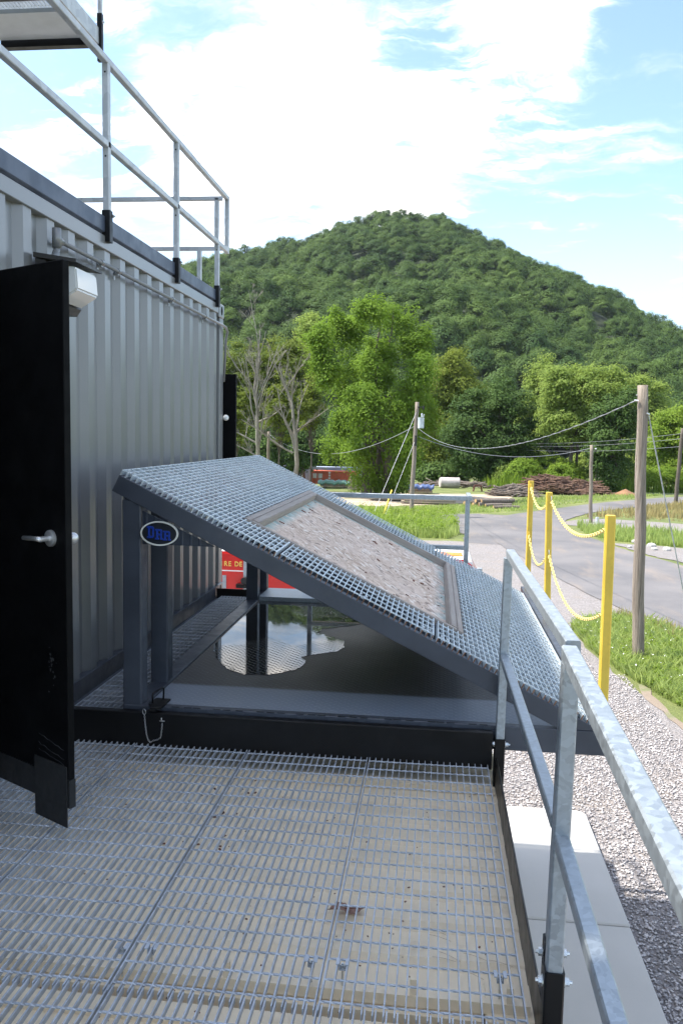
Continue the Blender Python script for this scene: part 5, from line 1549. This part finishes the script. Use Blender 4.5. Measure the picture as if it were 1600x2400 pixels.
# ================================================================== TREES
def leaf_cloud(rng, centers, radii, flat, per, leaf, droop=0.0, outc=None, wd=0.85, wo=0.35, wr=0.38):
    """quads scattered through clumps; centers (C,3) radii (C,), per = leaves per clump"""
    C_ = len(centers); n = C_ * per
    ci = np.repeat(np.arange(C_), per)
    d = rng.normal(0, 1, (n, 3)); d /= np.linalg.norm(d, axis=1)[:, None] + 1e-9
    rad = rng.random(n) ** 0.45
    up_ = d[:, 2] < -0.25
    d[up_, 2] *= -0.6
    off = d * (rad * radii[ci])[:, None]
    off[:, 2] *= flat
    if droop:
        off[:, 2] -= droop * radii[ci] * rng.random(n) ** 2 * 1.5
    p = centers[ci] + off
    oc = outc if outc is not None else centers.mean(0)
    outw = p - oc; outw /= np.linalg.norm(outw, axis=1)[:, None] + 1e-9
    nr = d * wd + outw * wo + np.array([0, 0, 0.45]) + rng.normal(0, wr, (n, 3))
    nr /= np.linalg.norm(nr, axis=1)[:, None] + 1e-9
    t = rng.normal(0, 1, (n, 3)); t -= nr * (t * nr).sum(1)[:, None]; t /= np.linalg.norm(t, axis=1)[:, None] + 1e-9
    b = np.cross(nr, t)
    L_ = leaf * (0.6 + 0.8 * rng.random(n))
    t = t * L_[:, None]; b = b * (L_ * 0.55)[:, None]
    v = np.stack([p - t, p + b, p + t, p - b], 1).reshape(-1, 3)
    return v, np.arange(n * 4).reshape(n, 4)

def limb_tubes(mb, base, tips, r0, rng, seg=5, wob=0.12):
    for tp in tips:
        a = Vector(base); b = Vector(tp); L_ = (b - a).length
        pts = []
        for k in range(seg + 1):
            t = k / seg
            q = a.lerp(b, t); q.z -= 0.10 * L_ * math.sin(PI * t) * 0.6
            if 0 < k < seg: q += Vector(rng.normal(0, wob * L_ * 0.25, 3))
            pts.append(q)
        mb.tube(pts, [r0 * (1 - 0.85 * k / seg) for k in range(seg + 1)], 6)

def tree(name, x, y, blobs, leafmat, label, seed, n_clump=140, clump_r=0.9, per=170, leaf=0.14, trunk_r=0.22, trunk_h=None, flat=0.75, droop=0.0,
         group='trees beyond the yard', extra_trunks=(), bark=None, shell=0.5, kind=None, lean=0.0):
    rng = np.random.default_rng(seed)
    z0 = gz(x, y)
    t = empty(name, (x, y, z0), label, 'tree', group)
    vol = np.array([b[3] * b[4] * b[5] for b in blobs]) ** (2 / 3)
    pick = rng.choice(len(blobs), n_clump, p=vol / vol.sum())
    B = np.array(blobs, float)
    d = rng.normal(0, 1, (n_clump, 3)); d /= np.linalg.norm(d, axis=1)[:, None]
    rad = shell + (1 - shell) * rng.random(n_clump) ** 0.7
    inner = rng.random(n_clump) < 0.2
    rad[inner] *= rng.random(inner.sum())
    c = B[pick, :3] + d * B[pick, 3:6] * rad[:, None]
    c += np.array([x, y, z0])
    c[:, 2] = np.maximum(c[:, 2], z0 + 0.35)
    cr = clump_r * (0.6 + 0.8 * rng.random(n_clump))
    oc = (B[:, :3] * vol[:, None]).sum(0) / vol.sum() + np.array([x, y, z0])
    v, lp = leaf_cloud(rng, c, cr, flat, per, leaf, droop, oc)
    me = fastmesh('crown', v, len(lp), lp)
    link('crown', me, leafmat, t)
    mb = MB()
    th = trunk_h or float(oc[2] - z0)
    top = Vector((x + lean, y, z0 + th))
    pts = [Vector((x, y, z0 - 0.1)).lerp(top, k / 6) + Vector((rng.normal(0, .05), rng.normal(0, .05), 0)) * (k > 0) for k in range(7)]
    mb.tube(pts, [trunk_r * (1.25 if k == 0 else 1 - 0.09 * k) for k in range(7)], 9)
    for (ex, ey, er) in extra_trunks:
        mb.tube([Vector((x + ex, y + ey, z0 - 0.1)), Vector((x + ex * 1.1 + .1, y + ey, z0 + th * 0.5)), Vector((x + ex * 0.8, y + ey, z0 + th))], [er, er * 0.85, er * 0.6], 8)
    idx = rng.choice(n_clump, min(n_clump, 26), replace=False)
    limb_tubes(mb, pts[4], [tuple(c[i]) for i in idx[:13]], trunk_r * 0.45, rng)
    limb_tubes(mb, pts[6], [tuple(c[i]) for i in idx[13:]], trunk_r * 0.4, rng)
    mb.build('trunk', bark or M['bark'], t, smooth=True)
    return t

# image scale helper: at depth y one photo pixel is y/1938 m ; u=0 plane maps to x = (u-1022)*y/1938 roughly
def photo_ray(u, v):
    d = fw + rt2 * ((u - 800) / 1938.0) - up2 * ((v - 1200) / 1938.0)
    return d / d.y
def ux(u, y, v=960): return photo_ray(u, v).x * y
def vz(v, y, u=1000): return 1.62 + photo_ray(u, v).z * y
def B4(y, z0, lst, x0, dj=0.0, k=1.0):
    """blobs from (u, v, ru, rv) outlines at depth y"""
    out = []
    um = sum(b[0] for b in lst) / len(lst)
    lst = [((u - um) * (0.5 + 0.5 * k) + um, v, ru * k, rv * (0.4 + 0.6 * k)) for u, v, ru, rv in lst]
    for k_, (u, v, ru, rv) in enumerate(lst):
        rx = ru * y / 1938; rz = rv * y / 1938
        out.append((ux(u, y) - x0, dj * math.sin(k_ * 2.4 + 1), vz(v, y, u) - z0, rx, max(rx, rz) * 0.8 if rx < 3 else rx * 0.85, rz))
    return out

Y = 57.0; x = ux(862, Y)
tree('shade_tree', x, Y, B4(Y, GZ, [(758, 738, 34, 34), (738, 795, 33, 45), (748, 868, 38, 45), (805, 775, 48, 58), (868, 735, 55, 42), (932, 735, 48, 40), (980, 800, 42, 60), (1000, 880, 34, 60), (1008, 965, 26, 60), (960, 960, 52, 70), (880, 850, 62, 75), (808, 885, 52, 62), (862, 960, 58, 66), (795, 985, 42, 46), (770, 1048, 36, 25), (832, 1052, 44, 46), (900, 1050, 48, 66), (962, 1050, 42, 66), (868, 1118, 40, 42), (932, 1118, 42, 44)], x, 2.4, 0.80),
     M['leaf_big'], 'big bright green shade tree standing in the middle of the yard', 101, 420, 0.80, 240, 0.085, 0.34, 6.5, 0.70, 0.9, None, extra_trunks=((1.25, 0.3, 0.26), (0.6, 0.8, 0.18)), shell=0.55)
Y = 78.0; x = ux(1165, Y)
tree('maple_tree', x, Y, B4(Y, GZ, [(1165, 965, 90, 95), (1205, 1000, 70, 95), (1110, 1010, 65, 90), (1175, 1060, 95, 60)], x),
     M['leaf_dark'], 'round dark green maple with a dense low crown', 102, 240, 1.25, 230, 0.12, 0.35, 4.5, 0.75, 0.2, shell=0.6)
Y = 86.0; x = ux(1062, Y)
tree('maple_tree', x, Y, B4(Y, gz(0, Y), [(1050, 880, 52, 60), (1080, 950, 60, 80), (1030, 980, 50, 90), (1040, 1070, 60, 60)], x),
     M['leaf_olive'], 'olive green tree rising between the big tree and the dark maple', 103, 200, 1.25, 210, 0.125, 0.3, 6, 0.75, 0.2)
Y = 74.0; x = ux(1344, Y)
tree('poplar_tree', x, Y, B4(Y, GZ, [(1345, 920, 78, 78), (1410, 915, 68, 65), (1310, 985, 50, 70), (1375, 985, 75, 70), (1290, 900, 30, 40)], x, 1.0, 0.82),
     M['leaf_light'], 'tall light green tree with thin grey trunks behind the bark heaps', 104, 270, 1.05, 220, 0.105, 0.20, 7.2, 0.8, 0.1, extra_trunks=((0.35, 0.2, 0.13),), shell=0.5, bark=M['bark'])
Y = 71.0; x = ux(1432, Y)
tree('ash_tree', x, Y, B4(Y, GZ, [(1432, 1020, 48, 80), (1425, 1090, 45, 60), (1450, 960, 35, 55)], x),
     M['leaf_dark'], 'dense dark tree with a brown trunk at the far side of the road', 105, 160, 0.9, 200, 0.11, 0.27, 5, 0.8, 0.3, extra_trunks=((-0.9, 0.2, 0.12),), shell=0.6)
Y = 92.0; x = ux(1275, Y)
tree('poplar_tree', x, Y, B4(Y, gz(0, Y), [(1275, 900, 35, 60), (1262, 960, 40, 80)], x), M['leaf_light'], 'slender pale green tree directly right of the dark maple', 106, 120, 1.1, 200, 0.12, 0.2, 6, 0.9)
Y = 96.0; x = ux(1500, Y)
tree('poplar_tree', x, Y, B4(Y, gz(0, Y), [(1500, 935, 48, 48), (1520, 1000, 55, 60), (1480, 1010, 50, 60)], x), M['leaf_light'], 'light green tree behind the top of the near utility pole', 107, 180, 1.2, 200, 0.125, 0.25, 6, 0.85)
Y = 80.0; x = ux(1575, Y)
tree('young_tree', x, Y, B4(Y, gz(0, Y), [(1565, 1000, 30, 42), (1600, 1010, 45, 55), (1560, 1070, 50, 50), (1625, 1060, 50, 70)], x), M['leaf_bush'], 'lime green young tree at the far right edge of the view', 108, 170, 0.95, 200, 0.105, 0.16, 4, 0.85)
Y = 88.0; x = ux(1515, Y)
tree('young_tree', x, Y, B4(Y, gz(0, Y), [(1515, 1070, 42, 50), (1480, 1095, 40, 40)], x), M['leaf_light'], 'bushy light green tree between the dark tree and the near pole', 109, 120, 1.0, 190, 0.11, 0.16, 3, 0.8)
Y = 90.0; x = ux(560, Y)
tree('wood_edge_tree', x, Y, B4(Y, gz(0, Y), [(555, 880, 45, 80), (600, 900, 40, 90), (560, 980, 60, 90), (520, 900, 40, 80)], x), M['leaf_olive'], 'yellow green tree beside the far corner of the container behind bare branches', 110, 220, 1.15, 200, 0.12, 0.25, 6, 0.8)
x = ux(655, Y)
tree('wood_edge_tree', x, Y + 2, B4(Y, gz(0, Y), [(655, 850, 42, 72), (685, 900, 50, 90), (650, 960, 60, 80)], x), M['leaf_olive'], 'olive green tree behind the two bare trees', 111, 210, 1.15, 200, 0.12, 0.25, 6, 0.8)
Y = 98.0; x = ux(715, Y)
tree('wood_edge_tree', x, Y, B4(Y, gz(0, Y), [(712, 800, 26, 48), (735, 780, 32, 42), (720, 880, 50, 80)], x), M['leaf_light'], 'pale green tree top just left of the big shade tree', 112, 120, 1.1, 200, 0.125, 0.25, 6, 0.85)
rs = random.Random(21)
for i, (u, v, ru, rv, Y, lab) in enumerate([(545, 1050, 55, 60, 86, 'dark undergrowth tree lowest at left beside the black door'), (620, 1060, 55, 55, 87, 'dark undergrowth tree between the bare trunks'), (700, 1050, 55, 60, 88, 'dark undergrowth tree right of the second bare trunk'),
                                          (780, 1060, 60, 45, 106, 'dark low tree behind the pale container'), (1000, 1075, 50, 50, 90, 'dark low tree behind the transformer pole'), (1040, 1115, 60, 22, 84, 'dark shady shrub under the olive tree')]):
    x = ux(u, Y)
    tree('undergrowth_tree', x, Y, B4(Y, gz(0, Y), [(u, v, ru, rv)], x), M['leaf_dark'], lab, 130 + i, 110, 1.2, 140, 0.15, 0.15, 3, 0.8)
for i, (u, v, ru, rv, Y, mt_, lab) in enumerate([(1235, 1105, 38, 34, 73, 'leaf_bush', 'lime shrub right of the yellow post tops'), (1290, 1095, 45, 42, 76, 'leaf_bush', 'lime shrub under the dark maple'), (1330, 1110, 35, 32, 72.5, 'leaf_bush', 'lime shrub beside the thin grey trunk'),
                                               (1200, 1112, 30, 26, 75, 'leaf_light', 'grey green shrub left of the lime ones'), (1255, 1075, 26, 26, 82, 'leaf_light', 'small pale shrub behind the lime shrubs'), (1500, 1125, 50, 26, 76, 'leaf_bush', 'lime shrub by the road right of the dark tree'),
                                               (1560, 1120, 45, 30, 77, 'leaf_bush', 'lime shrub behind the near pole'), (1620, 1120, 40, 34, 78, 'leaf_light', 'pale shrub at the right edge'), (1375, 1095, 40, 40, 80, 'leaf_light', 'pale shrub behind the short pole'),
                                               (1180, 1128, 40, 14, 81, 'leaf_bush', 'sunlit low shrub seen under the dark maple'), (1085, 1108, 40, 20, 96, 'leaf_bush', 'sunlit shrub seen between the dark trunks')]):
    x = ux(u, Y); z0 = gz(x, Y)
    t = empty('shrub', (x, Y, z0), lab, 'shrub', 'shrubs along the wood edge')
    rng = np.random.default_rng(200 + i)
    n_c = 60; d = rng.normal(0, 1, (n_c, 3)); d /= np.linalg.norm(d, axis=1)[:, None]; d[:, 2] = np.abs(d[:, 2]) * 1.2 - 0.6
    rx, rz = ru * Y / 1938, rv * Y / 1938
    c = np.array([x, Y, vz(v, Y, u)]) + d * np.array([rx, rx * 0.7, rz])
    c[:, 2] = np.maximum(c[:, 2], z0 + 0.2)
    vv, lp = leaf_cloud(rng, c, 0.62 * (0.6 + 0.8 * rng.random(n_c)), 0.85, 170, 0.085)
    link('foliage', fastmesh('foliage', vv, len(lp), lp), M[mt_], t)
    mb = MB(); limb_tubes(mb, (x, Y, z0 - 0.05), [tuple(q) for q in c[:8]], 0.05, rng, 4)
    mb.build('stem', M['bark'], t)

def bare_tree(x, y, H, label, seed, lean=0.0, r0=0.17, spread=0.5, low=()):
    rnd = random.Random(seed)
    z0 = gz(x, y)
    t = empty('bare_tree', (x, y, z0), label, 'tree', 'bare dead trees')
    tk = MB(); br = MB()
    def grow(p, d, L_, r, depth, target):
        n_ = max(3, int(L_ / 0.55)); pts = [p]; q = p.copy(); dd = d.copy()
        for k in range(n_):
            dd = (dd + Vector((rnd.gauss(0, .10), rnd.gauss(0, .10), rnd.gauss(0.03, .06)))).normalized()
            q = q + dd * L_ / n_; pts.append(q.copy())
        target.tube(pts, [max(0.007, r * (1 - 0.75 * k / n_)) for k in range(n_ + 1)], 7 if depth == 0 else (5 if depth == 1 else 3), cap=False)
        if depth >= 4: return
        kids = [9, 5, 4, 4][depth]
        for k in range(kids):
            f = rnd.uniform(0.28 if depth == 0 else 0.2, 1.0)
            i = min(n_, int(f * n_)); b = pts[i]
            a = rnd.uniform(0, 2 * PI); tl = rnd.uniform(0.35, 0.95) * (1.0 if depth else spread * 1.6)
            up_ = dd if depth else Vector((0, 0, 1))
            side = Vector((math.cos(a), math.sin(a) * 0.7, 0))
            nd = (up_ * 1.0 + side * tl + Vector((0, 0, 0.25))).normalized()
            grow(b, nd, L_ * rnd.uniform(0.32, 0.58) * (1.15 - 0.55 * f), r * (1 - 0.7 * f) * 0.6, depth + 1, br)
    grow(Vector((x, y, z0 - 0.1)), Vector((lean, 0, 1)).normalized(), H, r0, 0, tk)
    for (f, sx, L_) in low:
        grow(Vector((x + lean * H * f, y, z0 + H * f)), Vector((sx, -0.2, 0.55)).normalized(), L_, r0 * 0.4, 1, br)
    tk.build('trunk', M['bark_dead'], t, smooth=True)
    br.build('branches', M['bark_dead'], t, kind='stuff')
Y = 62.0
bare_tree(ux(607, Y), Y, 12.3, 'tall bare dead tree nearest the container corner', 41, 0.0, 0.19, 0.35, low=((0.28, -1.3, 3.4), (0.2, -1.0, 2.5), (0.42, 1.1, 3.0)))
bare_tree(ux(693, Y), Y - 1, 9.6, 'bare dead tree with a forked trunk left of the big green tree', 43, 0.0, 0.21, 0.55, low=((0.30, -1.4, 4.6), (0.45, 0.9, 3.5)))

# ================================================================== WOODED HILL
SKY = [(-.9, .125), (-.6, .165), (-0.40, 0.186), (-0.311, 0.194), (-0.263, 0.206), (-0.221, 0.216), (-0.170, 0.231), (-0.119, 0.246), (-0.079, 0.258), (-0.046, 0.2640), (-0.019, 0.2595),
       (0.011, 0.249), (0.041, 0.236), (0.071, 0.222), (0.101, 0.210), (0.130, 0.195), (0.160, 0.181), (0.189, 0.169), (0.219, 0.153), (0.248, 0.136), (0.277, 0.122), (0.36, 0.085), (0.6, 0.06), (0.9, 0.05)]
SX = np.array([a for a, _ in SKY]); SE = np.array([e for _, e in SKY])
YR = 430.0; YB = 150.0; CH = 7.5
def hill_h(X, Y_):
    X = np.asarray(X, float); Y_ = np.asarray(Y_, float)
    a = X / np.clip(Y_, 210.0, YR)
    Hr = np.interp(a, SX, SE) * YR * np.sqrt(1 + a * a) + 1.62 - CH
    Hr = Hr + 0.7 * np.sin(X * 0.11) + 0.6 * np.sin(X * 0.23 + 1.0)
    base = GZ - 2.7
    t = (Y_ - YB) / (YR - YB)
    f = np.clip(t, 0, 1) ** 0.88
    back = np.clip((Y_ - YR) / 260.0, 0, 1)
    h = base + (Hr - base) * (f - back * back * (3 - 2 * back))
    w_ = np.clip(t * 3, 0, 1) * np.clip((1 - t) * 1.6, 0, 1)
    n = 0.55 * 7 * np.sin(X * 0.035 + Y_ * 0.018) + 3 * np.sin(X * 0.075 - Y_ * 0.03 + 2) + 3 * np.sin(Y_ * 0.06 + X * 0.02)
    return h + n * w_
hx = np.linspace(-420, 420, 141); hy = np.linspace(YB - 6, 700, 100)
hs = grid_sheet('hill', hx, hy, lambda X, Y_: hill_h(X, Y_) - 0.4, m_paint('forest_floor', (0.018, 0.030, 0.010), 0.95, 0.2, 0.1))
tag(hs, kind='structure')
# crowns: instanced, many variants
LIB = bpy.data.collections.new('crown_library')
NV = 7
for k in range(NV):
    rng = np.random.default_rng(500 + k)
    n_c = 34
    d = rng.normal(0, 1, (n_c, 3)); d /= np.linalg.norm(d, axis=1)[:, None]; d[:, 2] = np.abs(d[:, 2]) * 1.1 - 0.35
    c = d * np.array([0.82, 0.82, 0.86]) * (0.85 + 0.15 * rng.random((n_c, 1))) + rng.normal(0, 0.06, (n_c, 3))
    c[:, 0] *= rng.uniform(0.85, 1.15)
    v, lp = leaf_cloud(rng, c, 0.36 * (0.6 + 0.8 * rng.random(n_c)), 0.8, 120, 0.050, 0.0, np.array([0, 0, -0.3]), 0.5, 1.3, 0.28)
    me = fastmesh('crown_form', v, len(lp), lp)
    me.materials.append(M['leaf_hill'])
    o = bpy.data.objects.new('crown_form', me); LIB.objects.link(o)
rng = np.random.default_rng(77)
P = []
yy = YB + 2
while yy < YR + 30:
    sp = 7.7 + (yy - YB) * 0.003
    half = 0.50 * yy + 25
    xx = -half if yy > 200 else -half
    n_ = int(2 * half / sp)
    for k in range(n_):
        P.append((-half + (k + rng.random()) * sp, yy + rng.normal(0, sp * 0.35)))
    yy += sp * 0.72
P = np.array(P)
zq = hill_h(P[:, 0], P[:, 1])
rad = 3.2 + 2.2 * rng.random(len(P)) ** 1.3 + 1.0 * (rng.random(len(P)) < 0.12)
pts = np.stack([P[:, 0], P[:, 1], zq + CH - rad * 0.9 + np.clip(rng.normal(0, 1.3, len(P)), -2.5, 1.5)], 1)
me = bpy.data.meshes.new('hill_forest')
me.vertices.add(len(pts)); me.vertices.foreach_set('co', pts.astype(np.float32).ravel())
at = me.attributes.new('sc', 'FLOAT_VECTOR', 'POINT'); at.data.foreach_set('vector', np.stack([rad, rad, rad * (1.0 + 0.5 * rng.random(len(P)))], 1).astype(np.float32).ravel())
at = me.attributes.new('rz', 'FLOAT_VECTOR', 'POINT'); at.data.foreach_set('vector', np.stack([rng.normal(0, .08, len(P)), rng.normal(0, .08, len(P)), rng.random(len(P)) * 6.28], 1).astype(np.float32).ravel())
at = me.attributes.new('vi', 'INT', 'POINT'); at.data.foreach_set('value', rng.integers(0, NV, len(P)).astype(np.int32))
fo = bpy.data.objects.new('hill_forest', me); COL.objects.link(fo)
tag(fo, 'dense green deciduous forest covering the rounded hill behind the trees', 'forest', kind='stuff')
ng = bpy.data.node_groups.new('scatter', 'GeometryNodeTree')
ng.interface.new_socket('Geometry', in_out='INPUT', socket_type='NodeSocketGeometry')
ng.interface.new_socket('Geometry', in_out='OUTPUT', socket_type='NodeSocketGeometry')
gi = ng.nodes.new('NodeGroupInput'); go = ng.nodes.new('NodeGroupOutput')
m2p = ng.nodes.new('GeometryNodeMeshToPoints'); iop = ng.nodes.new('GeometryNodeInstanceOnPoints')
ci = ng.nodes.new('GeometryNodeCollectionInfo'); ci.inputs['Collection'].default_value = LIB; ci.inputs['Separate Children'].default_value = True; ci.inputs['Reset Children'].default_value = True
iop.inputs['Pick Instance'].default_value = True
def nattr(nm, ty):
    a = ng.nodes.new('GeometryNodeInputNamedAttribute'); a.data_type = ty; a.inputs['Name'].default_value = nm; return a.outputs[0]
ng.links.new(gi.outputs[0], m2p.inputs['Mesh']); ng.links.new(m2p.outputs[0], iop.inputs['Points']); ng.links.new(ci.outputs[0], iop.inputs['Instance'])
ng.links.new(nattr('vi', 'INT'), iop.inputs['Instance Index'])
e2r = ng.nodes.new('FunctionNodeEulerToRotation'); ng.links.new(nattr('rz', 'FLOAT_VECTOR'), e2r.inputs[0]); ng.links.new(e2r.outputs[0], iop.inputs['Rotation'])
ng.links.new(nattr('sc', 'FLOAT_VECTOR'), iop.inputs['Scale'])
ng.links.new(iop.outputs[0], go.inputs[0])
mod = fo.modifiers.new('scatter', 'NODES'); mod.node_group = ng

# two leafy trees half in front of the bare ones
Y = 66.0
for i, (u, v, ru, rv, dy, lab) in enumerate([(655, 975, 40, 70, 0, 'thin leafy sapling between the two bare trees'), (555, 1000, 30, 60, 1, 'thin leafy sapling close to the black shutter'), (730, 960, 24, 60, 2, 'slim leafy tree touching the left side of the big green tree')]):
    x = ux(u, Y + dy)
    tree('sapling', x, Y + dy, B4(Y + dy, GZ, [(u, v, ru, rv), (u + 12, v - 50, ru * .7, rv * .6)], x), M['leaf_olive'], lab, 160 + i, 46, 0.75, 130, 0.10, 0.09, 4, 0.8, shell=0.3)

# broad-leaved weeds and clover heads in the near grass
rng = np.random.default_rng(909)
N_ = 1500
wx = 3.2 + rng.random(N_) * 6.0; wy = 10.6 + rng.random(N_) * 10.0
kk = inpoly(wx, wy, near_patch); wx, wy = wx[kk], wy[kk]
c = np.stack([wx, wy, gh(wx, wy) + 0.05 + 0.12 * rng.random(len(wx))], 1)
vv, lp = leaf_cloud(rng, c, 0.05 + 0.10 * rng.random(len(wx)), 0.9, 46, 0.019, outc=np.array([6.0, 16.0, -6.0]))
tag(link('roadside_weeds', fastmesh('roadside_weeds', vv, len(lp), lp), M['leaf_bush']), 'leafy green weeds mixed into the grass round the near pole', 'weeds', kind='stuff')
c = np.stack([wx[:260] + 0.05, wy[:260], gh(wx[:260], wy[:260]) + 0.16 + 0.10 * rng.random(min(260, len(wx)))], 1)
vv, lp = leaf_cloud(rng, c, 0.02 + 0.03 * rng.random(len(c)), 0.6, 5, 0.011, outc=np.array([6.0, 16.0, -6.0]))
tag(link('clover_heads', fastmesh('clover_heads', vv, len(lp), lp), M['white_paint']), 'tiny white clover heads dotted through the near grass', 'flowers', kind='stuff')
N_ = 900
wx = -10 + rng.random(N_) * 11; wy = 35.6 + rng.random(N_) * 8.4
c = np.stack([wx, wy, gh(wx, wy) + 0.2 + 0.35 * rng.random(N_)], 1)
vv, lp = leaf_cloud(rng, c, 0.15 + 0.25 * rng.random(N_), 1.1, 34, 0.045, outc=np.array([-4.0, 40.0, -12.0]))
tag(link('meadow_weeds', fastmesh('meadow_weeds', vv, len(lp), lp), M['leaf_bush']), 'bushy weeds in the grass beyond the gravel yard', 'weeds', kind='stuff')

# ================================================================== HAZE
hm = bpy.data.materials.new('thin_air'); hm.use_nodes = True
ht = NT(hm.node_tree); ht.n.clear(); ho = ht.node('ShaderNodeOutputMaterial')
pv = ht.node('ShaderNodeVolumePrincipled', {}, Color=(0.80, 0.90, 1.0), Density=0.00008, Anisotropy=0.2)
ht.l.new(pv.outputs[0], ho.inputs['Volume'])
hz = MB().box(-950, 950, -350, 1450, GZ - 2.7 - 1.2, 135).build('haze', hm)
tag(hz, kind='stuff', label='thin summer haze over the valley', cat='haze')
